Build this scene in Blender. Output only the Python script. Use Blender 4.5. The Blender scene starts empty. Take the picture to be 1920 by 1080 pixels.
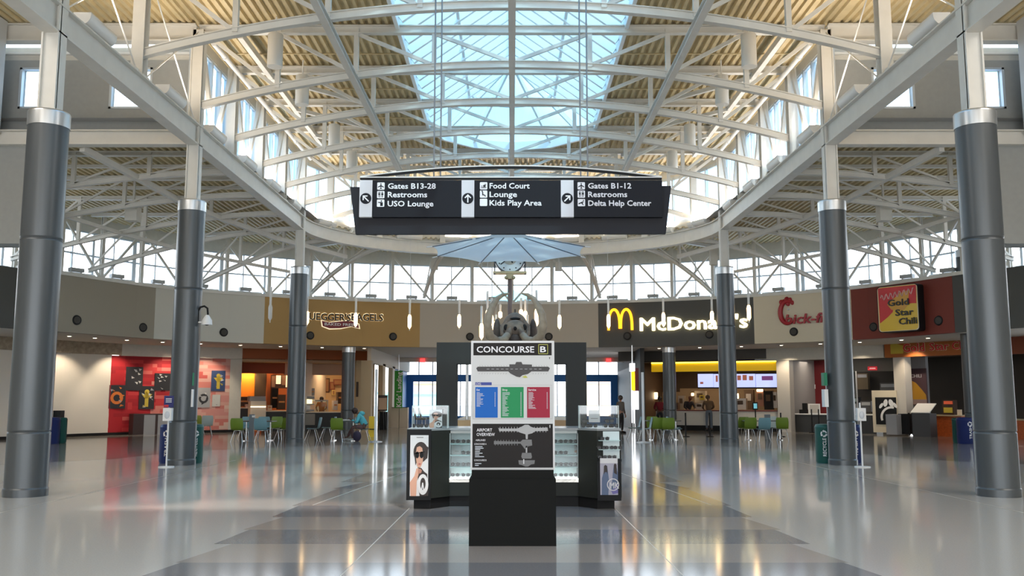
import bpy, bmesh, math, random
from mathutils import Vector, Matrix
random.seed(7)
PI = math.pi
sc = bpy.context.scene
# ------------------------------------------------------------------ camera
CAMZ = 1.6; F = 1700.0; PITCH = math.atan(207 / 1700.0)
SP, CP = math.sin(PITCH), math.cos(PITCH)
cd = bpy.data.cameras.new('camera'); cam = bpy.data.objects.new('camera', cd)
sc.collection.objects.link(cam); sc.camera = cam
cd.sensor_width = 36; cd.lens = F / 1920 * 36; cd.clip_end = 500
cam.location = (0, 0, CAMZ); cam.rotation_euler = (PI / 2 + PITCH, 0, 0)
# ------------------------------------------------------------------ world, sun, exposure
world = bpy.data.worlds.new('sky'); sc.world = world; world.use_nodes = True
wn = world.node_tree; wn.nodes.clear()
wo = wn.nodes.new('ShaderNodeOutputWorld'); wb = wn.nodes.new('ShaderNodeBackground')
tc = wn.nodes.new('ShaderNodeTexCoord'); sx = wn.nodes.new('ShaderNodeSeparateXYZ')
cr = wn.nodes.new('ShaderNodeValToRGB'); nz = wn.nodes.new('ShaderNodeTexNoise'); mx = wn.nodes.new('ShaderNodeMix')
mx.data_type = 'RGBA'; mx.blend_type = 'MIX'
wn.links.new(tc.outputs['Generated'], sx.inputs[0]); wn.links.new(sx.outputs['Z'], cr.inputs[0])
e = cr.color_ramp.elements
e[0].position = 0.0; e[0].color = (.97, .985, 1.0, 1)
e[1].position = 0.16; e[1].color = (.90, .96, 1.0, 1)
q = e.new(0.30); q.color = (.42, .70, .93, 1)
q = e.new(0.60); q.color = (.24, .50, .82, 1)
nz.inputs['Scale'].default_value = 3.0; nz.inputs['Detail'].default_value = 4
wn.links.new(tc.outputs['Generated'], nz.inputs['Vector'])
cr2 = wn.nodes.new('ShaderNodeValToRGB'); cr2.color_ramp.elements[0].position = .48; cr2.color_ramp.elements[1].position = .68
wn.links.new(nz.outputs['Fac'], cr2.inputs[0]); wn.links.new(cr2.outputs[0], mx.inputs[0])
wn.links.new(cr.outputs[0], mx.inputs[6]); mx.inputs[7].default_value = (.95, .97, 1, 1)
wn.links.new(mx.outputs[2], wb.inputs[0]); wb.inputs[1].default_value = 3.2
wn.links.new(wb.outputs[0], wo.inputs[0])
sd = bpy.data.lights.new('sun', 'SUN'); sun = bpy.data.objects.new('sun', sd); sc.collection.objects.link(sun)
sd.energy = 2.2; sd.angle = math.radians(2.0); sd.color = (1, .93, .84)
sun.rotation_euler = (math.radians(38), math.radians(8), math.radians(12))
sc.view_settings.view_transform = 'Standard'; sc.view_settings.look = 'None'
sc.view_settings.gamma = 1; sc.view_settings.use_curve_mapping = False
sc.view_settings.exposure = 0.55
sc.cycles.max_bounces = 7; sc.cycles.diffuse_bounces = 4; sc.cycles.glossy_bounces = 3
sc.cycles.transmission_bounces = 3; sc.cycles.transparent_max_bounces = 12
sc.cycles.sample_clamp_indirect = 6; sc.cycles.caustics_reflective = False; sc.cycles.caustics_refractive = False
sc.cycles.use_denoising = True
# unseen fill lamps added to warm the hall (over and behind the viewpoint)
for k_, (lx, ly) in enumerate(((-12, -6), (0, -9), (12, -6), (-13, 9), (13, 9))):
    ld = bpy.data.lights.new('hall_fill_light', 'AREA'); ld.shape = 'RECTANGLE'; ld.size = 7; ld.size_y = 4; ld.energy = 480; ld.color = (1, .93, .85)
    lo = bpy.data.objects.new('hall_fill_light', ld); sc.collection.objects.link(lo); lo.location = (lx, ly, 10.9)
# ------------------------------------------------------------------ helpers
def V(*a): return Vector(a)
def zat(py, Y):                       # height of the point at depth Y seen on picture row py
    m = (540 - py) / F
    return CAMZ + Y * (SP + m * CP) / (CP - m * SP)
def xat(px, Y, z=2.0):
    return (px - 960) / F * (Y * CP + (z - CAMZ) * SP)
def dground(py):                      # depth of a floor point on row py
    m = (540 - py) / F
    return -CAMZ / ((SP + m * CP) / (CP - m * SP))
MATS = {}
def mat(name, col, rough=.6, metal=0.0, emit=0, ecol=None, spec=.5, noise=0, nscale=8, bump=0, alpha=1, coat=0):
    if name in MATS: return MATS[name]
    m = bpy.data.materials.new(name); m.use_nodes = True; nt = m.node_tree
    b = nt.nodes['Principled BSDF']
    c = (*col, 1) if len(col) == 3 else col
    b.inputs['Base Color'].default_value = c
    b.inputs['Roughness'].default_value = rough; b.inputs['Metallic'].default_value = metal
    b.inputs['Specular IOR Level'].default_value = spec
    if coat: b.inputs['Coat Weight'].default_value = coat; b.inputs['Coat Roughness'].default_value = .08
    if alpha < 1: b.inputs['Alpha'].default_value = alpha
    if emit:
        b.inputs['Emission Color'].default_value = (*(ecol or col), 1); b.inputs['Emission Strength'].default_value = emit
    if noise or bump:
        g = nt.nodes.new('ShaderNodeNewGeometry'); n = nt.nodes.new('ShaderNodeTexNoise')
        n.inputs['Scale'].default_value = nscale; n.inputs['Detail'].default_value = 5
        nt.links.new(g.outputs['Position'], n.inputs['Vector'])
        if noise:
            r = nt.nodes.new('ShaderNodeMapRange')
            r.inputs['To Min'].default_value = 1 - noise; r.inputs['To Max'].default_value = 1 + noise
            r.inputs['From Min'].default_value = .3; r.inputs['From Max'].default_value = .7
            nt.links.new(n.outputs['Fac'], r.inputs[0])
            k = nt.nodes.new('ShaderNodeVectorMath'); k.operation = 'SCALE'; k.inputs[0].default_value = c[:3]
            nt.links.new(r.outputs[0], k.inputs['Scale']); nt.links.new(k.outputs[0], b.inputs['Base Color'])
        if bump:
            bp = nt.nodes.new('ShaderNodeBump'); bp.inputs['Strength'].default_value = bump; bp.inputs['Distance'].default_value = .02
            nt.links.new(n.outputs['Fac'], bp.inputs['Height']); nt.links.new(bp.outputs[0], b.inputs['Normal'])
    MATS[name] = m; return m
def glass(name, tint=(.9, .96, 1), gloss=.08, rough=.02):
    m = bpy.data.materials.new(name); m.use_nodes = True; nt = m.node_tree; nt.nodes.clear()
    o = nt.nodes.new('ShaderNodeOutputMaterial'); t = nt.nodes.new('ShaderNodeBsdfTransparent'); g = nt.nodes.new('ShaderNodeBsdfGlossy')
    x = nt.nodes.new('ShaderNodeMixShader'); x.inputs[0].default_value = gloss
    t.inputs[0].default_value = (*tint, 1); g.inputs['Roughness'].default_value = rough
    nt.links.new(t.outputs[0], x.inputs[1]); nt.links.new(g.outputs[0], x.inputs[2]); nt.links.new(x.outputs[0], o.inputs[0])
    MATS[name] = m; return m
class MB:
    def __init__(s): s.v = []; s.f = []; s.mi = []; s.mats = []; s.sm = []
    def m(s, mt):
        if mt not in s.mats: s.mats.append(mt)
        return s.mats.index(mt)
    def add(s, vs, fs, mt=None, smooth=False):
        b = len(s.v); s.v += [tuple(p) for p in vs]
        k = s.m(mt) if mt is not None else 0
        for f in fs: s.f.append([b + i for i in f]); s.mi.append(k); s.sm.append(smooth)
    def box(s, c, d, rz=0, mt=None, M=None):
        hx, hy, hz = d[0] / 2, d[1] / 2, d[2] / 2
        vs = [Vector((x, y, z)) for z in (-hz, hz) for y in (-hy, hy) for x in (-hx, hx)]
        if M is None: M = Matrix.Rotation(rz, 3, 'Z')
        vs = [Vector(c) + M @ v for v in vs]
        s.add(vs, [(0, 2, 3, 1), (4, 5, 7, 6), (0, 1, 5, 4), (2, 6, 7, 3), (0, 4, 6, 2), (1, 3, 7, 5)], mt)
    def bx(s, x0, x1, y0, y1, z0, z1, mt=None):
        s.box(((x0 + x1) / 2, (y0 + y1) / 2, (z0 + z1) / 2), (abs(x1 - x0), abs(y1 - y0), abs(z1 - z0)), mt=mt)
    def bar(s, a, b, w, h, mt=None):      # rectangular bar a->b, w wide across, h high
        a = Vector(a); b = Vector(b); d = (b - a); L = d.length
        if L < 1e-6: return
        d.normalize(); up = Vector((0, 0, 1)) if abs(d.z) < .98 else Vector((0, 1, 0))
        sd = d.cross(up).normalized(); u = sd.cross(d).normalized()
        M = Matrix((sd, d, u)).transposed()
        s.box((a + b) / 2, (w, L, h), M=M, mt=mt)
    def cyl(s, a, b, r, n=12, r2=None, mt=None, caps=True, smooth=True):
        a = Vector(a); b = Vector(b); d = (b - a).normalized(); r2 = r if r2 is None else r2
        up = Vector((0, 0, 1)) if abs(d.z) < .9 else Vector((1, 0, 0))
        x = d.cross(up).normalized(); y = d.cross(x)
        vs = [a + (x * math.cos(t) + y * math.sin(t)) * r for t in [2 * PI * i / n for i in range(n)]]
        vs += [b + (x * math.cos(t) + y * math.sin(t)) * r2 for t in [2 * PI * i / n for i in range(n)]]
        s.add(vs, [(i, (i + 1) % n, n + (i + 1) % n, n + i) for i in range(n)], mt, smooth)
        if caps: s.add(vs, [tuple(range(n))[::-1], tuple(range(n, 2 * n))], mt)
    def tube(s, pts, r, n=8, mt=None):
        pts = [Vector(p) for p in pts]; rs = r if isinstance(r, (list, tuple)) else [r] * len(pts)
        vs = []; prev = None
        for i, p in enumerate(pts):
            d = (pts[min(i + 1, len(pts) - 1)] - pts[max(i - 1, 0)]).normalized()
            if prev is None:
                up = Vector((0, 0, 1)) if abs(d.z) < .9 else Vector((1, 0, 0)); x = d.cross(up).normalized()
            else: x = (prev - d * prev.dot(d)).normalized()
            prev = x; y = d.cross(x)
            vs += [p + (x * math.cos(2 * PI * k / n) + y * math.sin(2 * PI * k / n)) * rs[i] for k in range(n)]
        fs = [(i * n + k, i * n + (k + 1) % n, (i + 1) * n + (k + 1) % n, (i + 1) * n + k) for i in range(len(pts) - 1) for k in range(n)]
        s.add(vs, fs, mt, True); s.add(vs, [tuple(range(n))[::-1], tuple(range(len(vs) - n, len(vs)))], mt)
    def lathe(s, prof, c=(0, 0, 0), n=24, mt=None, smooth=True):      # prof: list of (r,z)
        c = Vector(c); vs = []
        for r, z in prof: vs += [c + Vector((r * math.cos(2 * PI * k / n), r * math.sin(2 * PI * k / n), z)) for k in range(n)]
        fs = [(i * n + k, i * n + (k + 1) % n, (i + 1) * n + (k + 1) % n, (i + 1) * n + k) for i in range(len(prof) - 1) for k in range(n)]
        s.add(vs, fs, mt, smooth)
        s.add(vs, [tuple(range(n))[::-1], tuple(range(len(vs) - n, len(vs)))], mt)
    def prism(s, poly, z0, z1, mt=None):
        n = len(poly); vs = [(x, y, z0) for x, y in poly] + [(x, y, z1) for x, y in poly]
        s.add(vs, [tuple(range(n))[::-1], tuple(range(n, 2 * n))] + [(i, (i + 1) % n, n + (i + 1) % n, n + i) for i in range(n)], mt)
    def ball(s, c, r, n=10, mt=None, sq=(1, 1, 1), M=None):
        c = Vector(c); prof = []
        vs = []; m = n
        for i in range(m + 1):
            a = PI * i / m
            for k in range(n):
                p = Vector((math.sin(a) * math.cos(2 * PI * k / n) * r * sq[0], math.sin(a) * math.sin(2 * PI * k / n) * r * sq[1], math.cos(a) * r * sq[2]))
                vs.append(c + (M @ p if M else p))
        s.add(vs, [(i * n + k, (i + 1) * n + k, (i + 1) * n + (k + 1) % n, i * n + (k + 1) % n) for i in range(m) for k in range(n)], mt, True)
    def sweep(s, path, prof, mt=None, closed=False):  # path: list of (x,y,z); prof: list of (side, up); side = left-normal in plan
        P = [Vector(p) for p in path]; n = len(prof); vs = []
        for i, p in enumerate(P):
            a = P[i - 1] if i else P[0]; b = P[i + 1] if i < len(P) - 1 else P[-1]
            d = (b - a); d.z = 0; d.normalize(); nrm = Vector((-d.y, d.x, 0))
            vs += [p + nrm * u + Vector((0, 0, w)) for u, w in prof]
        fs = [(i * n + k, i * n + (k + 1) % n, (i + 1) * n + (k + 1) % n, (i + 1) * n + k) for i in range(len(P) - 1) for k in range(n)]
        s.add(vs, fs, mt); s.add(vs, [tuple(range(n))[::-1], tuple(range(len(vs) - n, len(vs)))], mt)
    def build(s, name, mt=None, parent=None, loc=None):
        me = bpy.data.meshes.new(name)
        vs = s.v
        if loc is not None: vs = [(x - loc[0], y - loc[1], z - loc[2]) for x, y, z in s.v]
        me.from_pydata(vs, [], s.f)
        ms = s.mats if (s.mats and mt is None) else [mt]
        for x in ms: me.materials.append(x)
        if s.mats and mt is None: me.polygons.foreach_set('material_index', s.mi)
        me.polygons.foreach_set('use_smooth', s.sm)
        bm = bmesh.new(); bm.from_mesh(me); bmesh.ops.recalc_face_normals(bm, faces=bm.faces); bm.to_mesh(me); bm.free()
        o = bpy.data.objects.new(name, me); sc.collection.objects.link(o)
        if loc is not None: o.location = loc
        if parent is not None: o.parent = parent
        return o
def tag(o, label=None, cat=None, group=None, kind=None):
    if label: o['label'] = label
    if cat: o['category'] = cat
    if group: o['group'] = group
    if kind: o['kind'] = kind
    return o
def struct(o): o['kind'] = 'structure'; return o
def thing(name, label, cat, loc=(0, 0, 0), rz=0, group=None):
    o = bpy.data.objects.new(name, None); sc.collection.objects.link(o); o.location = loc; o.rotation_euler = (0, 0, rz)
    o.empty_display_size = .1
    return tag(o, label, cat, group)
def dup(root, loc, rz=0, label=None, group=None, swap=None, scale=None):
    def cp(o, parent):
        c = o.copy(); sc.collection.objects.link(c)
        if parent is not None: c.parent = parent
        if swap and o.type == 'MESH' and o.data.materials and o.data.materials[0].name in swap:
            key = (o.data.name, tuple(sorted(swap.items())))
            if key not in _sw:
                d = o.data.copy(); d.materials[0] = MATS[swap[o.data.materials[0].name]]; _sw[key] = d
            c.data = _sw[key]
        for ch in CH.get(o.name, [x for x in o.children]): cp(ch, c)
        return c
    r = cp(root, None); r.location = loc; r.rotation_euler = (0, 0, rz)
    if scale: r.scale = scale
    if label: r['label'] = label
    if group: r['group'] = group
    return r
_sw = {}; CH = {}
ORD = ['first', 'second', 'third', 'fourth', 'fifth', 'sixth', 'seventh', 'eighth', 'ninth', 'tenth', 'eleventh', 'twelfth', 'thirteenth', 'fourteenth', 'fifteenth', 'sixteenth', 'seventeenth', 'eighteenth', 'nineteenth', 'twentieth']
_tc = {}
def text(name, body, O, right, up, h, mt, width=None, depth=.004, bold=.02, parent=None, align='L', shear=0, mapf=None):
    """lettering with capital height h; O is the lower left corner (or centre for align C) in world space"""
    key = body
    if key not in _tc:
        c = bpy.data.curves.new('t', 'FONT'); c.body = body; c.size = 1; c.resolution_u = 2
        o = bpy.data.objects.new('t', c); sc.collection.objects.link(o)
        dg = bpy.context.evaluated_depsgraph_get(); me = bpy.data.meshes.new_from_object(o.evaluated_get(dg))
        vs = [v.co.copy() for v in me.vertices]; fs = [tuple(p.vertices) for p in me.polygons]
        bpy.data.objects.remove(o); bpy.data.curves.remove(c); bpy.data.meshes.remove(me)
        _tc[key] = (vs, fs)
    vs, fs = _tc[key]
    x0 = min(v.x for v in vs); x1 = max(v.x for v in vs); k = h / .70
    kx = width / (x1 - x0) if width else k
    R = Vector(right).normalized(); U = Vector(up).normalized(); N = R.cross(U); O = Vector(O)
    offx = -x0 if align == 'L' else -(x0 + x1) / 2
    mb = MB(); n = len(vs)
    cnt = {}
    for f in fs:
        for i in range(len(f)):
            a, b = f[i], f[(i + 1) % len(f)]; cnt[(a, b)] = 1
    fs2 = [f for f in fs]
    side = [(b, a, a + n, b + n) for (a, b) in cnt if (b, a) not in cnt]
    shifts = [(0, 0)] if not bold else [(bold * math.cos(PI * i / 4), bold * math.sin(PI * i / 4)) for i in range(8)]
    for j, (bx_, by_) in enumerate(shifts):
        L = [((v.x + offx + bx_) * kx + shear * v.y * k, (v.y + by_) * k) for v in vs]
        dj = depth + j * min(.0015, k * .006)
        if mapf: allv = [mapf(x, y, dj) for x, y in L] + [mapf(x, y, 0) for x, y in L]
        else: allv = [O + R * x + U * y + N * dj for x, y in L] + [O + R * x + U * y for x, y in L]
        mb.add(allv, fs2 + side, mt)
    return mb.build(name, None, parent)
def flatpoly(mb, O, R, U, pts, mt, off=.002, th=0):     # polygon in the plane (O,R,U), pts in metres
    R = Vector(R).normalized(); U = Vector(U).normalized(); N = R.cross(U); O = Vector(O)
    P = [O + R * a + U * b + N * off for a, b in pts]
    mb.add(P, [tuple(range(len(P)))], mt)
def flatrect(mb, O, R, U, x0, x1, y0, y1, mt, off=.002):
    flatpoly(mb, O, R, U, [(x0, y0), (x1, y0), (x1, y1), (x0, y1)], mt, off)
def circ(cx, cy, r, n=20, a0=0, a1=2 * PI):
    return [(cx + r * math.cos(a0 + (a1 - a0) * i / n), cy + r * math.sin(a0 + (a1 - a0) * i / n)) for i in range(n + (0 if abs(a1 - a0 - 2 * PI) < 1e-6 else 1))]
# ------------------------------------------------------------------ plan geometry of the hall
CY = 23.2; AX = 8.05; Y3 = 34.0; EB = 6.3
COLY = [15.3, 22.4, 34.0]; TY = [15.3, 18.85, 22.4, 25.3, 28.2, 31.1, 34.0]
ZB0, ZB1 = 7.95, 8.47; ZTC = 11.05; ZDK = 11.16; ZLD = 8.62
def sstep(t): t = max(0, min(1, t)); return t * t * (3 - 2 * t)
def RR(a, off=0): return 20.3 - 1.1 * sstep((abs(a) - math.radians(42)) / math.radians(20)) + off
def ring(a, off=0): r = RR(a, off); return Vector((r * math.sin(a), CY + r * math.cos(a), 0))
def aof(px, off=0, z=2.0):            # bearing on the curved wall seen on picture column px
    lo, hi = -1.5, 1.5
    for _ in range(50):
        m = (lo + hi) / 2; p = ring(m, off)
        x = 960 + F * p.x / (p.y * CP + (z - CAMZ) * SP)
        if x < px: lo = m
        else: hi = m
    return lo
# ------------------------------------------------------------------ materials
WHITE = mat('white_steel', (.68, .66, .61), .45, noise=.04, nscale=3)
WHITE2 = mat('white_gloss_steel', (.74, .73, .70), .35)
DECK = mat('cream_metal_deck', (.58, .47, .27), .55, noise=.10, nscale=2.5)
COLG = mat('dark_grey_column_metal', (.088, .098, .106), .33, metal=.35, spec=.55)
STEEL = mat('brushed_steel', (.62, .64, .66), .3, metal=.85)
ALU = mat('window_aluminium', (.55, .60, .64), .4, metal=.3)
GREYW = mat('mid_grey_wall_paint', (.33, .34, .33), .8, noise=.03)
OFFW = mat('off_white_wall_paint', (.62, .60, .54), .75, noise=.03)
BLACK = mat('black_satin', (.010, .010, .011), .55, spec=.22)
DARK = mat('charcoal_laminate', (.02, .021, .02), .45)
DARK2 = mat('dark_sign_panel', (.007, .008, .013), .6, spec=.25)
CHROME = mat('chrome', (.75, .75, .75), .2, metal=1)
PAPER = mat('white_print', (.80, .80, .80), .6)
SIGNW = mat('sign_lettering_white', (.86, .86, .90), .6)
WOOD = mat('grey_brown_wood_panel', (.36, .30, .22), .6, noise=.25, nscale=6)
SKYGL = glass('tinted_skylight_glass', (.35, .54, .62), .06)
CLGL = glass('clear_window_glass', (.94, .97, 1.0), .05)
NVGL = glass('pale_blue_clerestory_glass', (.72, .87, .97), .06)
ACRY = glass('clear_acrylic', (.90, .95, .96), .10)
SHOWG = glass('showcase_glass', (.86, .94, .94), .07)
# ================================================================== floor
FL = mat('terrazzo_light', (.57, .55, .52), .10, spec=.55, noise=.06, nscale=60)
FD = mat('terrazzo_grey_band', (.27, .265, .275), .10, spec=.55, noise=.07, nscale=60)
FW = mat('terrazzo_warm', (.42, .375, .345), .10, spec=.55, noise=.06, nscale=60)
FO = mat('terrazzo_dark_reflection', (.31, .285, .26), .09, spec=.6, noise=.06, nscale=60)  # darker tone stands for the dark walls mirrored in the floor
FS = mat('floor_joint_strip', (.70, .66, .58), .3)
mb = MB()
def fp(pts, m, z=.0): mb.add([(x, y, z) for x, y in pts], [tuple(range(len(pts)))], m)
fp([(-32, -14), (32, -14), (32, 66), (-32, 66)], FL)
# food-court ring with painted-in dark reflection, and warm bands
n = 48
ell = lambda k, r, b, y: (r * math.cos(PI * k / n), y + b * math.sin(PI * k / n))
outer = [ring(-1.2 + 2.4 * k / n, 5.2) for k in range(n + 1)]
fp([(p.x, p.y) for p in outer][::-1] + [(-13.0, 22.0)] + [ell(n - k, 10.5, 8.5, 24.5) for k in range(n + 1)] + [(13.0, 22.0)], FO, .0012)
fp([(-6.6, 43), (-6.6, 62), (6.6, 62), (6.6, 43)], FO, .0018)
for (y0, y1, x0, x1, m) in [(7.9, 9.15, 3.45, 3.25, FD), (10.3, 11.4, 3.3, 3.22, FD), (12.6, 13.9, 3.26, 3.2, FD), (16.5, 17.8, 3.2, 2.8, FD), (20.5, 22, 3, 2.5, FD)]:
    fp([(-x0, y0), (x0, y0), (x1, y1), (-x1, y1)], m, .0016)
for (y0, y1) in [(6.2, 7.9), (9.15, 10.3), (11.4, 12.6), (13.9, 16.5), (17.8, 20.5)]:
    fp([(-3.3, y0), (3.3, y0), (3.1, y1), (-3.1, y1)], FW, .0014)
for s in (-1, 1):
    fp([(s * 1.60, 3), (s * 1.612, 3), (s * 1.512, 13.6), (s * 1.50, 13.6)], FS, .0022)
    fp([(s * 3.0, 14.0), (s * 3.015, 14.0), (s * 1.9, 24), (s * 1.885, 24)], FS, .0022)
    fp([(s * 7.2, 4), (s * 7.215, 4), (s * 7.215, 24), (s * 7.2, 24)], FS, .0022)
struct(mb.build('floor'))
# ================================================================== ring beam
path = [(-AX, y, 0) for y in (1, 8, 15.3, 22.4, 28, 34)] + [(-AX * math.cos(PI * k / 40), Y3 + EB * math.sin(PI * k / 40), 0) for k in range(1, 40)] + [(AX, y, 0) for y in (34, 28, 22.4, 15.3, 8, 1)]
mb = MB()
mb.sweep(path, [(-.07, ZB0 + .02), (.09, ZB0 + .02), (.09, ZB1 - .02), (-.07, ZB1 - .02)], WHITE)
mb.sweep(path, [(-.15, ZB0), (.15, ZB0), (.15, ZB0 + .03), (-.15, ZB0 + .03)], WHITE)
mb.sweep(path, [(-.17, ZB1 - .03), (.17, ZB1 - .03), (.17, ZB1), (-.17, ZB1)], WHITE)
o = mb.build('ring_beam'); tag(o, 'long white steel beam carried by the six columns and bending round the far end', 'beam')
# ================================================================== columns
def column(x, y, r, top, ztop, label, group=None, seams=(4.29, 1.05)):
    t = thing('round_column', label, 'column', (x, y, 0), 0, group)
    s = MB(); prof = [(r + .012, 0), (r + .012, .02), (r + .012, .11), (r + .012, .13), (r, .135), (r, .16)]
    for z in sorted(seams):
        if z < top - .3: prof += [(r, z - .04), (r, z - .012), (r - .012, z - .01), (r - .012, z + .01), (r, z + .012), (r, z + .04)]
    prof += [(r, top - .30), (r, top - .26)]
    s.lathe(prof, n=40, mt=COLG); s.build('shaft', None, t)
    c = MB(); c.lathe([(r + .01, top - .27), (r + .011, top - .25), (r + .012, top - .04), (r + .012, top - .02), (r - .0, top), (r - .03, top + .001), (.05, top)], n=40, mt=STEEL); c.build('collar', None, t)
    if ztop > top:
        p = MB(); w = .15; p.bx(-w, -w + .03, -w, w, top, ztop, WHITE); p.bx(w - .03, w, -w, w, top, ztop, WHITE); p.bx(-w, w, -.10, -.07, top, ztop, WHITE)
        p.build('upper_post', None, t)
        g = MB(); g.bx(-.19, .19, -.19, .19, top, top + .03, WHITE); g.build('base_plate', None, t)
    return t
for i, y in enumerate(COLY):
    for s in (-1, 1):
        column(s * AX, y, .33, 6.53, ZTC - .05, 'dark grey round column with steel collar, %s, %s side of the hall' % (['nearest the camera', 'beside the recycling bins', 'farthest of its row'][i], 'left' if s < 0 else 'right'))
for px, nm in ((655, 'slim grey column in front of the bagel shop counter'), (1253, 'slim grey column in front of the hamburger restaurant counter')):
    a = aof(px); p = ring(a, .32); column(p.x, p.y, .30, 4.0, 4.0, nm, seams=(1.05,))
for s in (-1, 1):
    a = math.radians(59.5) * s; p = ring(a, -1.2)
    column(-17.3 if s < 0 else 17.05, 33.8, .30, 7.15, 8.4, 'dark grey column beside the %s wall, half hidden behind the near column' % ('left' if s < 0 else 'right'))
# ================================================================== posts, rods and braces of the ring truss
def hpost(mb, x, y, z0, z1, w=.13, m=WHITE, rz=0):
    mb.box((x, y, (z0 + z1) / 2), (.03, 2 * w, z1 - z0), rz, m)
    for s in (-1, 1): mb.box((x - s * w * math.sin(rz), y + s * w * math.cos(rz), (z0 + z1) / 2), (2 * w, .025, z1 - z0), rz, m)
endpts = []
for k in range(1, 8):
    th = PI * k / 8; endpts.append((-AX * math.cos(th), Y3 + EB * math.sin(th)))
k = 0
for s, sn in ((-1, 'left'), (1, 'right')):
    rows = [(s * AX, y) for y in [11.75] + TY]
    for i, (x, y) in enumerate(rows):
        if y in COLY: continue
        mb = MB(); hpost(mb, 0, 0, ZB1, ZTC, .13)
        mb.box((0, 0, ZB1 + .012), (.34, .34, .024), mt=WHITE)
        o = mb.build('truss_post', None, None); o.location = (x, y, 0)
        tag(o, 'white steel post standing on the %s beam, %s from the front' % (sn, ORD[i]), 'post', 'white posts on the ring beam')
    for i in range(len(rows) - 1):
        (x, y0), (_, y1) = rows[i], rows[i + 1]; L = y1 - y0
        if i < 3:
            mb = MB(); mb.cyl((x - s * .05, y0 + .25, ZTC - .2), (x - s * .05, y1 - .25, ZB1 + .08), .018, 8, mt=WHITE2)
            mb.cyl((x - s * .05, y1 - .25, ZTC - .2), (x - s * .05, y0 + .25, ZB1 + .08), .018, 8, mt=WHITE2)
            for yy in (y0 + .25, y1 - .25): mb.box((x - s * .05, yy, ZB1 + .06), (.04, .16, .12), mt=WHITE)
            tag(mb.build('tie_rods', None), 'thin crossed white tie rods over the %s beam, %s bay' % (sn, ORD[i]), 'tie rod', 'crossed tie rods')
        else:
            for j in range(2):
                ya, yb = (y0 + .15, y0 + L * .48) if j == 0 else (y1 - .15, y0 + L * .52)
                mb = MB(); mb.bar((x, ya, ZTC - .1), (x, yb, ZB1 + .03), .10, .14, WHITE)
                tag(mb.build('diagonal_brace', None), 'white diagonal brace on the %s beam, %s bay, %s leg' % (sn, ORD[i], ('near', 'far')[j]), 'brace', 'diagonal braces on the ring beam')
for i, (x, y) in enumerate(endpts):
    mb = MB(); hpost(mb, x, y, ZB1, ZTC, .12); tag(mb.build('truss_post', None), 'white post on the curved far end of the ring beam, %s from the left' % ORD[i], 'post', 'white posts on the ring beam')
# ================================================================== nave trusses
def zarch(x, zc=10.1, ze=8.98, a=AX): return zc - (zc - ze) * (x / a) ** 2
def nave_truss(y, i, a=AX):
    t = thing('roof_truss', 'white arched roof truss spanning the nave, %s from the camera' % ORD[i], 'truss', (0, y, 0), 0, 'arched roof trusses')
    mb = MB(); N = 40; pts = [(-a + 2 * a * k / N) for k in range(N + 1)]
    for off, w, h in ((0, .05, .17), (-.085, .16, .02), (.085, .16, .02)):
        for q in range(N):
            mb.bar((pts[q], 0, zarch(pts[q], a=a) + off), (pts[q + 1], 0, zarch(pts[q + 1], a=a) + off), w, h, WHITE)
    mb.build('lower_chord', None, t)
    mb = MB(); mb.bx(-a, a, -.025, .025, ZTC - .12, ZTC + .08, WHITE)
    mb.bx(-a, a, -.09, .09, ZTC + .06, ZTC + .085, WHITE); mb.bx(-a, a, -.09, .09, ZTC - .13, ZTC - .105, WHITE)
    mb.build('upper_chord', None, t)
    xs = [-6, -4, -2, 2, 4, 6]
    for x in xs:
        if abs(x) > a - .8: continue
        mb = MB(); mb.box((x, 0, (zarch(x, a=a) + ZTC) / 2), (.12, .12, ZTC - zarch(x, a=a)), mt=WHITE); mb.build('web_post', None, t)
    for s in (-1, 1):
        for xa, xb in ((a - .15, 6.1), (6, 4.1), (4, 2.1), (2, .1)):
            if xa > a: continue
            mb = MB(); mb.bar((s * xa, 0, ZTC - .12), (s * xb, 0, zarch(xb, a=a) + .1), .07, .09, WHITE); mb.build('web_diagonal', None, t)
for i, y in enumerate(TY): nave_truss(y, i)
nave_truss(36.6, 7, AX * math.sqrt(1 - (2.6 / EB) ** 2))
BR = mat('shaded_steel_beam', (.60, .58, .54), .5)
for x, nm in ((0, 'central'), (-4, 'left'), (4, 'right')):
    z = zarch(x) - .16; mb = MB(); y1 = 34.1
    mb.bx(x - .08, x + .08, 8, y1, z - .11, z - .09, WHITE); mb.bx(x - .02, x + .02, 8, y1, z - .09, z + .07, WHITE); mb.bx(x - .08, x + .08, 8, y1, z + .05, z + .07, WHITE)
    o = mb.build('lengthwise_beam', None); tag(o, '%s lengthwise steel beam running under the arched trusses' % nm, 'beam')
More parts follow.
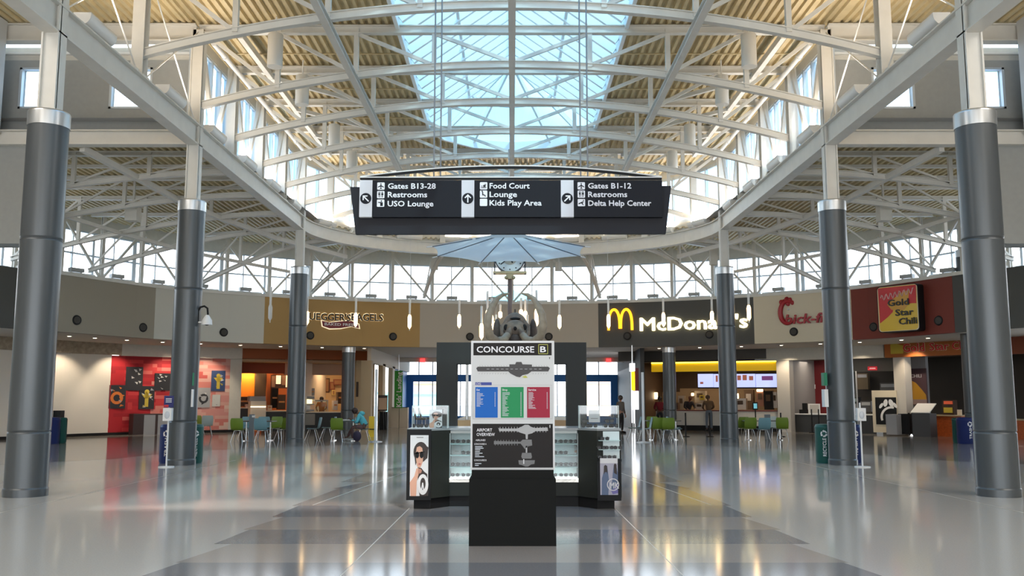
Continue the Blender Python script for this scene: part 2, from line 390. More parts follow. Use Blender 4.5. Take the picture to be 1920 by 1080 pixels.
for s, sn in ((-1, 'left'), (1, 'right')):
    mb = MB(); mb.bx(s * 7.0 - .07, s * 7.0 + .07, 22.4, 34, ZTC - .25, ZTC - .07, WHITE); tag(mb.build('eaves_beam', None), 'white eaves beam just inside the %s clerestory glazing' % sn, 'beam')
    mb = MB(); mb.cyl((s * 7.75, 22.6, 10.75), (s * 7.75, 34, 10.75), .07, 12, mt=WHITE2)
    for yy in (23.5, 26, 28.8, 31.6): mb.cyl((s * 7.75, yy, 10.75), (s * 7.75, yy + .12, 10.75), .09, 12, mt=WHITE2)
    tag(mb.build('drain_pipe', None), 'white horizontal drain pipe along the top of the %s clerestory' % sn, 'pipe')
    for i in range(3, 6):
        mb = MB(); mb.bar((s * 7.0, TY[i] + .1, ZTC - .2), (s * 4.2, TY[i + 1] - .1, ZTC - .2), .10, .12, WHITE)
        tag(mb.build('roof_brace', None), 'white flat diagonal brace under the %s roof deck, %s bay' % (sn, ORD[i - 3]), 'brace', 'flat roof braces')
    # vertical cylinder lamps hanging from the roof
    for i, yy in enumerate((21.9, 24.85, 29.5, 32.8)):
        t = thing('cylinder_lamp', 'white cylinder downlight hanging under the %s roof deck, %s from the front' % (sn, ORD[i]), 'lamp', (s * 5.95, yy, 0), 0, 'hanging cylinder downlights')
        mb = MB(); mb.lathe([(.19, 9.85), (.19, 10.68), (.17, 10.70)], n=20, mt=WHITE2); mb.build('lamp_body', None, t)
        mb = MB(); mb.cyl((0, 0, 10.68), (0, 0, ZDK), .02, 8, mt=WHITE2); mb.build('stem', None, t)
# ================================================================== corrugated roof decks
def deck_profile(x0, x1, z, p=.21, d=.075):
    pts = []; x = x0
    while x < x1 - 1e-6:
        for u, w in ((0, 0), (.38, 0), (.5, d), (.88, d)):
            if x + u * p < x1: pts.append((x + u * p, z + w))
        x += p
    pts.append((x1, z)); return pts
def deck(mb, x0, x1, z, y0f, y1f, p=.21):
    pr = deck_profile(x0, x1, z, p); vs = []
    for x, zz in pr: vs += [(x, y0f(x), zz), (x, y1f(x), zz)]
    mb.add(vs, [(2 * i, 2 * i + 2, 2 * i + 3, 2 * i + 1) for i in range(len(pr) - 1)], DECK)
yend = lambda x: Y3 + EB * math.sqrt(max(0, 1 - (x / AX) ** 2)) + .2
RD = mat('roof_outside', (.5, .5, .5), .9)
mb = MB()
deck(mb, -8.3, -2.95, ZDK, lambda x: -14.0, lambda x: yend(x) if abs(x) < AX else 34, .21)
deck(mb, 2.95, 8.3, ZDK, lambda x: -14.0, lambda x: yend(x) if abs(x) < AX else 34, .21)
deck(mb, -2.95, 2.95, ZDK, lambda x: 31 + math.sqrt(max(.01, 2.95 ** 2 - x * x)), yend)
for a, b in ((-20, -8.3), (8.3, 20)): deck(mb, a, b, ZDK, lambda x: -14.0, lambda x: 22.75)
o = struct(mb.build('ceiling_upper_deck'))
mb = MB()                                  # roof build-up above the ribs: keeps the daylight out
for a, b in ((-20, -2.95), (2.95, 20)): mb.bx(a, b, -14.0, 22.8, ZDK + .085, ZDK + .3, RD)
for a, b in ((-8.5, -2.95), (2.95, 8.5)): mb.bx(a, b, 22.8, 34, ZDK + .085, ZDK + .3, RD)
poly = [(8.4 * math.cos(PI * k / 24), 34 + 6.7 * math.sin(PI * k / 24)) for k in range(25)]
hole = [(-2.95 * math.cos(PI * k / 12), 31 + 2.95 * math.sin(PI * k / 12)) for k in range(13)]
vs = [(x, y, ZDK + .085) for x, y in poly] + [(2.95, 34, 0)] 
out = poly[::-1]
for k in range(24):      # ring strips between outer curve and skylight hole
    h0 = hole[min(12, k // 2)]; h1 = hole[min(12, (k + 1) // 2)]
    q = [out[k], out[k + 1], h1, h0]
    if h0 == h1: q = q[:3]
    mb.add([(x, y, ZDK + .085) for x, y in q], [tuple(range(len(q)))], RD)
for s in (-1, 1): mb.add([(s * 8.4, 34, ZDK + .085), (s * 2.95, 34, ZDK + .085), (s * 2.95, 31, ZDK + .085), (s * 8.4, 31, ZDK + .085)], [(0, 1, 2, 3)], RD)
struct(mb.build('ceiling_upper_roof'))
mb = MB()
def rout(x, off=.9):
    lo, hi = 0, 1.5
    for _ in range(40):
        m = (lo + hi) / 2
        if ring(m, off).x < abs(x): lo = m
        else: hi = m
    return ring(lo, off).y
for s in (-1, 1):
    a, b = sorted((s * 8.15, s * 19.2)); deck(mb, a, b, ZLD, lambda x: 22.82, lambda x: max(22.9, rout(x)))
deck(mb, -8.15, 8.15, ZLD, lambda x: Y3 + (EB) * math.sqrt(max(0, 1 - min(1, (x / 8.16) ** 2))), rout)
struct(mb.build('ceiling_lower_deck'))
mb = MB(); vs = []; N = 60
xs = [-19.2 + 38.4 * k / N for k in range(N + 1)]
for x in xs:
    yi = 22.45 if abs(x) > 8.3 else Y3 + (EB + .3) * math.sqrt(max(0, 1 - (x / 8.35) ** 2))
    vs += [(x, yi, ZLD + .09), (x, max(yi + .05, rout(x, 1.2)), ZLD + .09)]
mb.add(vs, [(2 * i, 2 * i + 2, 2 * i + 3, 2 * i + 1) for i in range(N)], RD)
struct(mb.build('ceiling_lower_roof'))
# thin conduits under the upper deck
for i, y in enumerate((17.2, 20.7, 24.3, 27.2, 30.1)):
    for s in (-1, 1):
        mb = MB(); mb.cyl((s * 3.1, y, ZDK - .03), (s * 7.9, y, ZDK - .03), .02, 6, mt=DECK)
        tag(mb.build('electrical_conduit', None), 'thin cream conduit crossing the %s upper roof deck, %s from the front' % ('left' if s < 0 else 'right', ORD[i]), 'conduit', 'conduits under the upper deck')
# purlins and conduit below lower deck
for s, sn in ((-1, 'left'), (1, 'right')):
    for i, y in enumerate((23.8, 26.8, 29.6)):
        mb = MB(); L = 18.2
        mb.bx(min(s * 8.3, s * L), max(s * 8.3, s * L), y - .04, y + .04, ZLD - .10, ZLD, WHITE)
        tag(mb.build('purlin', None), 'cream purlin under the lower %s deck, %s from the front' % (sn, ORD[i]), 'purlin', 'purlins under the lower deck')
# ================================================================== skylight
t = thing('skylight', 'long gabled glass skylight with white rafters over the middle of the nave', 'skylight', (0, 0, 0))
RAF = mat('pale_skylight_frame', (.88, .92, .93), .4)
ZR = 13.5; W = 2.9; Y0S, Y1S = 5.0, 31.0
mb = MB()
for s in (-1, 1): mb.bx(min(s * 2.9, s * 3.0), max(s * 2.9, s * 3.0), Y0S, Y1S, ZDK - .12, ZDK + .2, RAF)
hp = [(-2.95 * math.cos(PI * k / 6), Y1S + 2.95 * math.sin(PI * k / 6), 0) for k in range(7)]
mb.sweep(hp, [(-.06, ZDK - .12), (.06, ZDK - .12), (.06, ZDK + .2), (-.06, ZDK + .2)], RAF)
mb.build('curb', None, t)
mb = MB(); mb.bx(-.06, .06, Y0S, Y1S, ZR - .22, ZR, RAF); mb.build('ridge_beam', None, t)
y = 13.6
while y < Y1S:
    for s in (-1, 1):
        mb = MB(); mb.bar((s * W, y, ZDK + .12), (0, y, ZR - .16), .12, .34, RAF); mb.build('rafter', None, t)
    y += .715
for s in (-1, 1):
    mb = MB(); mb.bx(s * 1.5 - .04, s * 1.5 + .04, Y0S, Y1S, 12.12, 12.26, RAF); mb.build('purlin', None, t)
    mb = MB(); mb.add([(s * W, Y0S, ZDK + .2), (0, Y0S, ZR + .03), (0, Y1S, ZR + .03), (s * W, Y1S, ZDK + .2)], [(0, 1, 2, 3)], SKYGL); mb.build('glass_slope', None, t)
for k in range(7):
    h = hp[k]; mb = MB(); mb.bar((h[0], h[1], ZDK + .12), (0, Y1S, ZR - .06), .08, .17, RAF); mb.build('hip_rafter', None, t)
mb = MB()
for f_ in (.5,):
    q = [((1 - f_) * h[0], Y1S + (h[1] - Y1S) * (1 - f_), 11.25 + (ZR - .1 - 11.25) * f_) for h in hp]
    for a, b in zip(q, q[1:]): mb.bar(a, b, .07, .12, RAF)
mb.build('hip_ring', None, t)
mb = MB()
for a, b in zip(hp, hp[1:]): mb.add([(a[0], a[1], ZDK + .2), (b[0], b[1], ZDK + .2), (0, Y1S, ZR + .03)], [(0, 1, 2)], SKYGL)
mb.build('hip_glass', None, t)
# ================================================================== nave clerestory glazing
def glazing(path, z0, z1, step, nm, label, gl, fr, mw=.07, transom=None, split=1):
    t = thing(nm, label, 'window', (0, 0, 0))
    P = [Vector(p) for p in path]; segs = []
    acc = [0]
    for a, b in zip(P, P[1:]): acc.append(acc[-1] + (b - a).length)
    def at(d):
        for i in range(len(P) - 1):
            if d <= acc[i + 1] + 1e-6: return P[i].lerp(P[i + 1], (d - acc[i]) / (acc[i + 1] - acc[i]))
        return P[-1]
    mb = MB()
    for a, b in zip(P, P[1:]): mb.add([(a.x, a.y, z0), (b.x, b.y, z0), (b.x, b.y, z1), (a.x, a.y, z1)], [(0, 1, 2, 3)], gl)
    mb.build('glass', None, t)
    mb = MB()
    for z, h in [(z0, .10), (z1, .12)] + [(z, .06) for z in (transom or [])]:
        for a, b in zip(P, P[1:]): mb.bar((a.x, a.y, z), (b.x, b.y, z), .10, h, fr)
    mb.build('window_frame', None, t)
    n = max(1, round(acc[-1] / step))
    for i in range(n + 1):
        p = at(acc[-1] * i / n); q = at(min(acc[-1], acc[-1] * i / n + .02)); r = at(max(0, acc[-1] * i / n - .02))
        rz = math.atan2((q - r).y, (q - r).x)
        mb = MB(); mb.box((p.x, p.y, (z0 + z1) / 2), (mw, .14, z1 - z0), rz, fr); mb.build('mullion', None, t)
    t['kind'] = 'structure'
    return t
del_ = []
for s, sn in ((-1, 'left'), (1, 'right')):
    glazing([(s * 8.32, 22.7, 0), (s * 8.32, 34, 0)], 8.75, 10.85, .72, 'window_%s' % ('1' if s < 0 else '2'), 'tall pale blue clerestory glazing along the %s side of the nave' % sn, NVGL, ALU)
    mb = MB(); mb.bx(s * 8.32 - .06, s * 8.32 + .06, 22.7, 34, ZB1, 8.75, OFFW); struct(mb.build('wall_%s_nave_sill' % sn))
    mb = MB(); mb.bx(s * 8.32 - .06, s * 8.32 + .06, 22.7, 34, 10.85, ZDK + .1, OFFW); struct(mb.build('wall_%s_nave_header' % sn))
ep = [(-8.32 * math.cos(PI * k / 16), 34 + 6.5 * math.sin(PI * k / 16), 0) for k in range(17)]
glazing(ep, 8.95, 10.85, 1.0, 'window_3', 'curved pale blue clerestory glazing round the far end of the nave', NVGL, ALU)
mb = MB(); mb.sweep(ep, [(-.05, ZB1 + .05), (.05, ZB1 + .05), (.05, 8.95), (-.05, 8.95)], OFFW); struct(mb.build('wall_far_nave_sill'))
mb = MB(); mb.sweep(ep, [(-.05, 10.85), (.05, 10.85), (.05, ZDK + .1), (-.05, ZDK + .1)], OFFW); struct(mb.build('wall_far_nave_header'))
# ================================================================== cross wall beyond the second columns
for s, sn in ((-1, 'left'), (1, 'right')):
    Y = 22.75; mb = MB()
    wins = [(9.35, 10.45), (11.7, 12.8)]; z0, z1 = 9.05, 10.15
    xs = [8.2] + [v for w in wins for v in w] + [20]
    def bb(x0, x1, za, zb, m=GREYW, y0=Y, y1=Y + .3): mb.bx(min(s * x0, s * x1), max(s * x0, s * x1), y0, y1, za, zb, m)
    bb(8.2, 20, 8.3, z0); bb(8.2, 20, z1, 10.35)
    for a, b in zip(xs[::2], xs[1::2]): bb(a, b, z0, z1)
    bb(12.3, 20, 5.45, 8.3, y0=Y - .35)
    struct(mb.build('wall_%s_cross' % sn))
    mb = MB(); bb(8.2, 20, 10.35, ZDK - .45, OFFW, Y + .05, Y + .25); bb(8.2, 20, 10.5, 10.56, WHITE2, Y - .05, Y + .05)
    struct(mb.build('trim_%d' % (1 if s < 0 else 2)))
    for j, (a, b) in enumerate(wins):
        t = thing('window_%d' % (4 + j + (2 if s > 0 else 0)), 'small square window in the %s grey cross wall, %s one' % (sn, ('inner', 'outer')[j]), 'window')
        mb = MB(); xa, xb = min(s * a, s * b), max(s * a, s * b)
        for q in ((xa, xa + .06, z0, z1), (xb - .06, xb, z0, z1), (xa, xb, z0, z0 + .05), (xa, xb, z1 - .05, z1)): mb.bx(q[0], q[1], Y - .02, Y + .1, q[2], q[3], ALU)
        mb.build('window_frame', None, t)
        mb = MB(); mb.add([(xa, Y + .05, z0), (xb, Y + .05, z0), (xb, Y + .05, z1), (xa, Y + .05, z1)], [(0, 1, 2, 3)], CLGL); mb.build('pane', None, t)
        t['kind'] = 'structure'
    mb = MB(); mb.bx(min(s * 8.1, s * 20), max(s * 8.1, s * 20), 22.3, 22.36, ZB0 + .02, ZB1 - .14, WHITE)
    for z in (ZB0, ZB1 - .17): mb.bx(min(s * 8.1, s * 20), max(s * 8.1, s * 20), 22.2, 22.5, z, z + .03, WHITE)
    tag(mb.build('cross_beam', None), 'white cross beam under the %s grey wall with small windows' % sn, 'beam')
    mb = MB(); mb.bx(min(s * 8.1, s * 20), max(s * 8.1, s * 20), 22.3, 22.36, ZTC - .35, ZTC + .05, WHITE)
    for z in (ZTC - .38, ZTC + .05): mb.bx(min(s * 8.1, s * 20), max(s * 8.1, s * 20), 22.2, 22.48, z, z + .03, WHITE)
    tag(mb.build('cross_beam', None), 'white top cross beam carrying the upper deck on the %s side' % sn, 'beam')
    mb = MB(); xa, xb = sorted((s * 12.9, s * 16)); mb.bx(xa, xb, 21.2, 22.2, 8.2, ZDK, mat('lit_pier_grey', (.55, .57, .58), .6))  # pier grey is lightened to stand for light falling on it
    struct(mb.build('wall_%s_pier' % sn))
    mb = MB()
    mb.bx(min(s * 19.6, s * 20), max(s * 19.6, s * 20), -14, 22.8, 0 if False else 5.0, ZDK, GREYW); struct(mb.build('wall_%s_end' % sn))
# ================================================================== lower roof trusses
def zlow(u, L):      # bottom chord height, u metres from the ring
    return 8.02 - 1.62 * (u / L) ** 1.6
def low_truss(P, Q, label):
    P = Vector(P); Q = Vector(Q); d = Q - P; L = d.length; d.normalize()
    t = thing('lower_roof_truss', label, 'truss', (P.x, P.y, 0), math.atan2(d.y, d.x), 'lower roof trusses')
    N = 16; mb = MB()
    for k in range(N):
        a, b = L * k / N, L * (k + 1) / N
        for off, w, h in ((0, .05, .13), (-.07, .15, .02), (.07, .15, .02)): mb.bar((a, 0, zlow(a, L) + off), (b, 0, zlow(b, L) + off), w, h, WHITE)
    mb.build('lower_chord', None, t)
    mb = MB(); mb.bx(0, L, -.08, .08, ZLD - .14, ZLD - .11, WHITE); mb.bx(0, L, -.02, .02, ZLD - .12, ZLD - .02, WHITE); mb.bx(0, L, -.08, .08, ZLD - .03, ZLD, WHITE)
    mb.build('upper_chord', None, t)
    n = max(2, round(L / 2.1))
    for k in range(1, n):
        a = L * k / n; mb = MB(); mb.box((a, 0, (zlow(a, L) + ZLD) / 2), (.11, .11, ZLD - zlow(a, L)), mt=WHITE); mb.build('web_post', None, t)
    for k in range(n):
        a, b = L * k / n, L * (k + 1) / n; mb = MB(); mb.bar((a + .05, 0, ZLD - .12), (b - .05, 0, zlow(b, L) + .06), .05, .06, WHITE); mb.build('web_diagonal', None, t)
def xcirc(y, off=-.1):
    lo, hi = 0.3, 1.55
    for _ in range(40):
        m = (lo + hi) / 2
        if ring(m, off).y > y: lo = m
        else: hi = m
    return ring(lo, off).x
for s, sn in ((-1, 'left'), (1, 'right')):
    for i, y in enumerate(TY[3:]):
        low_truss((s * 8.2, y, 0), (s * xcirc(y), y, 0), 'white truss of the lower %s roof, %s from the front' % (sn, ORD[i]))
    for i, (th, a) in enumerate(((22, 41.5), (45, 27), (68, 12))):
        th = math.radians(th); a = math.radians(a) ; q = ring(s * a, -.1)
        low_truss((s * AX * math.cos(th), Y3 + EB * math.sin(th), 0), (q.x, q.y, 0), 'white truss fanning from the curved beam to the far %s wall, %s one' % (sn, ORD[i]))
    # bent strut under the lower deck
    pts = [(s * 11.0, 22.6, 7.95), (s * 10.7, 25.3, 7.85), (s * 10.6, 28.2, 7.85), (s * 10.2, 31.1, 7.85), (s * 9.2, 34.8, 7.8), (s * 7.2, 38.9, 7.7)]
    mb = MB()
    for a, b in zip(pts, pts[1:]): mb.bar(a, b, .14, .16, WHITE)
    tag(mb.build('bent_strut', None), 'white bent strut running below the lower %s deck' % sn, 'strut')
    pts = [(s * 14.6, 23.0, 7.6), (s * 14.4, 25.3, 7.35), (s * 14.2, 28.2, 7.35), (s * 13.6, 31.1, 7.3), (s * 12.4, 34.6, 7.2), (s * 9.6, 39.6, 7.1)]
    mb = MB()
    for a, b in zip(pts, pts[1:]): mb.bar(a, b, .10, .12, WHITE)
    tag(mb.build('bent_strut', None), 'thinner outer white strut below the lower %s deck' % sn, 'strut')
low_truss((0, 40.4, 0), (0, ring(0, -.1).y, 0), 'short white truss over the centre of the far wall')
for px, Yb, ytop, ybot, w, nm in ((251, 28.9, 383, 415, .38, 'left lower deck, nearest'), (1656, 28.9, 383, 415, .38, 'right lower deck, nearest'), (577, 38.2, 468, 497, .30, 'lower deck beside the far left column'), (815, 41.4, 474, 506, .30, 'far lower deck, left of the canopy'), (1047, 41.4, 492, 508, .30, 'far lower deck, right of the canopy'), (1337, 38.2, 468, 497, .30, 'lower deck beside the far right column')):
    x = xat(px, Yb, 8); t = thing('box_downlight', 'cream box light hanging under the ' + nm, 'light', (x, Yb, 0), 0, 'box lights under the lower deck')
    z0, z1 = zat(ybot, Yb), min(zat(ytop, Yb), ZLD - .05); mb = MB(); mb.bx(-w / 2, w / 2, -w / 2, w / 2, z0, z1, OFFW); mb.build('lamp_box', None, t); mb = MB(); mb.bx(-.03, .03, -.03, .03, z1, ZLD + .02, WHITE); mb.build('stem', None, t)
# ================================================================== outer clerestory
st = math.radians(5.4); K = 12
angs = [st * k for k in range(-K, K + 1)]
ZF, ZW = 6.10, 8.05
def arc(a0, a1, off, n=None):
    n = n or max(1, int(abs(a1 - a0) / .045) + 1)
    return [tuple(ring(a0 + (a1 - a0) * k / n, off)) for k in range(n + 1)]
glazing(arc(angs[0], angs[-1], .75, 48), ZF + .12, ZW, 1e9, 'window_8', 'curved band of clerestory windows above the food court', CLGL, ALU, transom=[7.13])
root8 = [o for o in sc.objects if o.name == 'window_8'][0]
for k in range(-2 * K, 2 * K + 1):
    a = st * k / 2; p = ring(a, .75); mb = MB(); w = .16 if (k % 2 == 0 and (k // 2) % 2) else (.09 if k % 2 == 0 else .045)
    mb.box((p.x, p.y, (ZF + ZW) / 2), (w, .12, ZW - ZF), -a, ALU); mb.build('mullion', None, root8)
for k in range(-K, K + 1):
    p = ring(st * k, .05); mb = MB(); hpost(mb, p.x, p.y, ZF, ZLD, .065, rz=-st * k)
    side = 'over the middle of the far wall' if k == 0 else '%s %s of centre' % (ORD[abs(k) - 1], 'left' if k < 0 else 'right')
    tag(mb.build('clerestory_post', None), 'slim white post in front of the clerestory windows, ' + side, 'post', 'clerestory posts')
    if k < K:
        a, b = ring(st * k, .05), ring(st * (k + 1), .05)
        za, zb = (ZF + .05, ZW + .3) if k % 2 == 0 else (ZW + .3, ZF + .05)
        mb = MB(); mb.bar((a.x, a.y, za), (b.x, b.y, zb), .07, .09, WHITE)
        tag(mb.build('clerestory_brace', None), 'thin clerestory diagonal brace starting ' + side, 'brace', 'clerestory braces')
mb = MB(); mb.sweep(arc(angs[0], angs[-1], .75, 48), [(-.06, ZW), (.06, ZW), (.06, ZLD + .1), (-.06, ZLD + .1)], OFFW); struct(mb.build('wall_far_header'))
# ledge with kerb
mb = MB(); pa = arc(angs[0], angs[-1], 0, 48)
mb.sweep(pa, [(-.30, ZF - .02), (.85, ZF - .02), (.85, ZF + .1), (-.30, ZF + .1)], WHITE); struct(mb.build('trim_3'))
for k in range(-K, K):
    a = st * (k + .5); p = ring(a, .38)
    t = thing('ledge_uplight', 'small boxed uplight on the ledge under the clerestory, ' + ('%s from the middle, %s half' % (ORD[abs(k) - 1 if k < 0 else k], 'left' if k < 0 else 'right')), 'light', (p.x, p.y, ZF + .1), -a, 'ledge uplights')
    mb = MB(); mb.bx(-.26, .26, -.12, .12, .16, .30, mat('ledge_light_grey', (.36, .35, .33), .5)); mb.build('housing', None, t)
    mb = MB(); mb.cyl((-.75, 0, .07), (.75, 0, .07), .07, 10, mt=WHITE2); mb.build('tray', None, t)
    mb = MB(); [mb.bx(x - .03, x + .03, -.03, .03, .06, .17, WHITE2) for x in (-.2, .2)]; mb.build('bracket', None, t)
# ================================================================== half-round uplights on the ring beam
def trough(loc, rz, label):
    t = thing('beam_uplight', label, 'light', loc, rz, 'half round uplights on the ring beam')
    mb = MB(); n = 12; L = .56
    pr = [(.165 * math.cos(PI + PI * k / n), .22 + .18 * math.sin(PI + PI * k / n)) for k in range(n + 1)] + [(.165, .27), (-.165, .27)]
    vs = [(x, -L, z) for x, z in pr] + [(x, L, z) for x, z in pr]; m = len(pr)
    mb.add(vs, [(i, (i + 1) % m, m + (i + 1) % m, m + i) for i in range(m)], WHITE2, True); mb.add(vs, [tuple(range(m))[::-1], tuple(range(m, 2 * m))], WHITE2)
    mb.build('trough', None, t)
    l = bpy.data.lights.new('uplight_lamp', 'AREA'); l.shape = 'RECTANGLE'; l.size = .3; l.size_y = 1.1; l.energy = 45; l.color = (1, .86, .70)
    lo = bpy.data.objects.new('uplight_lamp', l); sc.collection.objects.link(lo); lo.parent = t; lo.location = (0, 0, .31); lo.rotation_euler = (PI, 0, 0)
    mb = MB(); [mb.bx(-.02, .02, y - .02, y + .02, 0, .07, WHITE2) for y in (-.4, .4)]; mb.bx(-.03, .03, -.55, .55, 0, .02, WHITE2); mb.build('bracket', None, t)
for s, sn in ((-1, 'left'), (1, 'right')):
    ys = [16.7, 20.6, 23.7, 26.7, 29.6, 32.6]
    for i, y in enumerate(ys): trough((s * (AX - .05), y, ZB1), 0, 'white half round uplight trough on the %s beam, %s from the front' % (sn, ORD[i]))
for i, th in enumerate((20, 38, 56, 72, 84, 96, 108, 124, 142, 160)):
    th_ = math.radians(th); x, y = -AX * math.cos(th_), Y3 + EB * math.sin(th_)
    rz = math.atan2(EB * math.cos(th_), AX * math.sin(th_)) - PI / 2
    trough((x, y, ZB1), rz, 'white half round uplight trough on the curved far beam, %s from the left end' % ORD[i])
# ================================================================== fascia wall above the shops
ZS = 4.0
def arcwall(name, a0, a1, off, z0, z1, m, th=.25):
    mb = MB(); mb.sweep(arc(a0, a1, off), [(-th, z0), (0, z0), (0, z1), (-th, z1)], m); return struct(mb.build(name))
FT = mat('taupe_wall', (.34, .305, .245), .8); FLG = mat('light_greige_wall', (.60, .585, .52), .8); FM = mat('mustard_brown_wall', (.42, .265, .10), .8)
FC = mat('warm_grey_wall', (.46, .41, .34), .8); FDG = mat('dark_grey_wall', (.075, .075, .07), .7); FCR = mat('cream_wall', (.66, .59, .45), .8); FRB = mat('red_brown_wall', (.20, .035, .022), .7)
FA = [-1.3] + [aof(p, 0, 5) for p in (68, 283, 492, 786, 1123, 1417, 1603, 1797)] + [1.3]
for i, (nm, m) in enumerate((('wall_left_dark', FDG), ('wall_left_taupe', FT), ('wall_left_light', FLG), ('wall_far_mustard', FM), ('wall_far_centre', FC), ('wall_far_dark', FDG), ('wall_right_cream', FCR), ('wall_right_red', FRB), ('wall_right_dark', FDG))):
    arcwall(nm, FA[i], FA[i + 1], 0, ZS, ZF, m)
# soffit and ceiling of the middle passage
SOF = mat('soffit_white', (.60, .56, .50), .8)
mb = MB(); A = [(-1.3 + 2.6 * k / 60) for k in range(61)]; vs = []
for a in A: vs += [tuple(ring(a, 0) + V(0, 0, ZS)), tuple(ring(a, 11.0) + V(0, 0, ZS))]
mb.add(vs, [(2 * i, 2 * i + 1, 2 * i + 3, 2 * i + 2) for i in range(60)], SOF)
mb.add([(x, y, ZS + .12) for x, y in ((-7.5, 52), (7.5, 52), (7.5, 60.2), (-7.5, 60.2))], [(0, 1, 2, 3)], SOF)
struct(mb.build('ceiling_soffit'))
mb = MB(); mb.bx(-6.8, 6.8, 54.0, 54.3, 3.75, ZS + .12, SOF); struct(mb.build('trim_5'))
# roof over the shops and passage so that no sky leaks in
mb = MB(); vs = []
for a in A: vs += [tuple(ring(a, 0) + V(0, 0, ZS + .3)), tuple(ring(a, 20) + V(0, 0, ZS + .3))]
mb.add(vs, [(2 * i, 2 * i + 1, 2 * i + 3, 2 * i + 2) for i in range(60)], RD); struct(mb.build('ceiling_shop_roof'))

# front hall behind the viewpoint: flat roof end, back wall, its opening added for frontal light
mb = MB(); mb.bx(-2.95, 2.95, -14, 5.0, ZDK, ZDK + .2, RD); struct(mb.build('ceiling_front'))
mb = MB(); mb.bx(-20, 20, -14.2, -14, 0, .9, GREYW); mb.bx(-20, 20, -14.2, -14, 8.2, ZDK + .2, GREYW); mb.bx(-20, -15, -14.2, -14, .9, 8.2, GREYW); mb.bx(15, 20, -14.2, -14, .9, 8.2, GREYW); struct(mb.build('wall_back'))
for s in (-1, 1):
    mb = MB(); xa, xb = sorted((s * 23.8, s * 24)); mb.bx(xa, xb, -14, 31, 0, 5.1, OFFW); xa, xb = sorted((s * 19.6, s * 24)); mb.bx(xa, xb, -14, 22.8, 5.0, 5.2, SOF); struct(mb.build('wall_%s_side' % ('left' if s < 0 else 'right')))
# ================================================================== lower wall, food-court shops
OFL = 4.2
class Fr:
    def __init__(s, pa, pb, off=OFL):
        s.A = ring(aof(pa, off), off); s.B = ring(aof(pb, off), off)
        s.u = (s.B - s.A).normalized(); s.v = Vector((-s.u.y, s.u.x, 0)); s.L = (s.B - s.A).length; s.rz = math.atan2(s.u.y, s.u.x)
    def s_(s, px, d=0, z=2):
        lo, hi = -12, 30
        for _ in range(50):
            m = (lo + hi) / 2; p = s.A + s.u * m + s.v * d
            if 960 + F * p.x / (p.y * CP + (z - CAMZ) * SP) < px: lo = m
            else: hi = m
        return lo
    def pt(s, a, d, z=0): return s.A + s.u * a + s.v * d + V(0, 0, z)
    def z(s, py, a, d=0): return zat(py, (s.A + s.u * a + s.v * d).y)
    def box(s, mb, a0, a1, d0, d1, z0, z1, mt=None):
        c = s.pt((a0 + a1) / 2, (d0 + d1) / 2, (z0 + z1) / 2); mb.box(c, (abs(a1 - a0), abs(d1 - d0), abs(z1 - z0)), s.rz, mt)
    def px(s, mb, p0, p1, d0, th, y0, y1, mt=None):      # box whose front face at depth d0 covers those columns and rows
        a0, a1 = s.s_(p0, d0), s.s_(p1, d0); s.box(mb, a0, a1, d0, d0 + th, max(0, s.z(y1, (a0 + a1) / 2, d0)), s.z(y0, (a0 + a1) / 2, d0), mt)
def one(name, fr, args, mt, label=None, cat=None, group=None, kind=None, parent=None):
    mb = MB()
    for a in args: fr.px(mb, *a[:6], a[6] if len(a) > 6 else mt)
    o = mb.build(name, None, parent)
    if label: tag(o, label, cat, group)
    if kind: o['kind'] = kind
    return o
# ---- left plain wall, wood band and mural wall
a205, a430, a452 = aof(205, OFL), aof(430, OFL), aof(452, OFL)
arcwall('wall_left_plain', -1.35, a205, OFL + .25, 0, 3.55, mat('warm_white_wall', (.74, .70, .63), .7))
arcwall('wall_left_wood', -1.35, aof(224, OFL - .2), OFL + .05, 3.50, ZS, WOOD)
arcwall('wall_left_band', aof(224, OFL - .2), aof(452, OFL - .2), OFL + .05, 3.48, ZS, OFFW)
arcwall('wall_left_pilaster', a430, a452, OFL + .25, 0, 3.5, OFFW)
arcwall('baseboard_left', -1.35, a452, OFL - .02, 0, .12, BLACK, .03)
REDS = [mat('mural_red_%d' % i, c, .7) for i, c in enumerate([(.42, .012, .02), (.34, .008, .016), (.50, .03, .035), (.55, .10, .09), (.60, .20, .17), (.66, .36, .31), (.62, .28, .25), (.70, .50, .42)])]
mb = MB(); rnd = random.Random(4); NR = 22; zz = 3.48
cols = 26
for r in range(NR):
    z0, z1 = zz * r / NR, zz * (r + 1) / NR; k = 0; run = 0
    while k < cols:
        w = rnd.choice((1, 2, 3, 4)); k1 = min(cols, k + w); f = (k + k1) / 2 / cols
        lvl = f * 6.5 + rnd.uniform(-1.6, 1.4) + (1.2 if r < 7 and f < .5 and rnd.random() < .35 else 0)
        m = REDS[max(0, min(7, int(lvl)))]
        mb.sweep(arc(a205 + (a430 - a205) * k / cols, a205 + (a430 - a205) * k1 / cols, OFL + .25), [(-.26, z0), (0, z0), (0, z1), (-.26, z1)], m); k = k1
struct(mb.build('wall_left_mural'))
def wallpt(px, off, py=None):
    a = aof(px, off, 2); p = ring(a, off); return p, Vector((math.cos(a), -math.sin(a), 0)), a
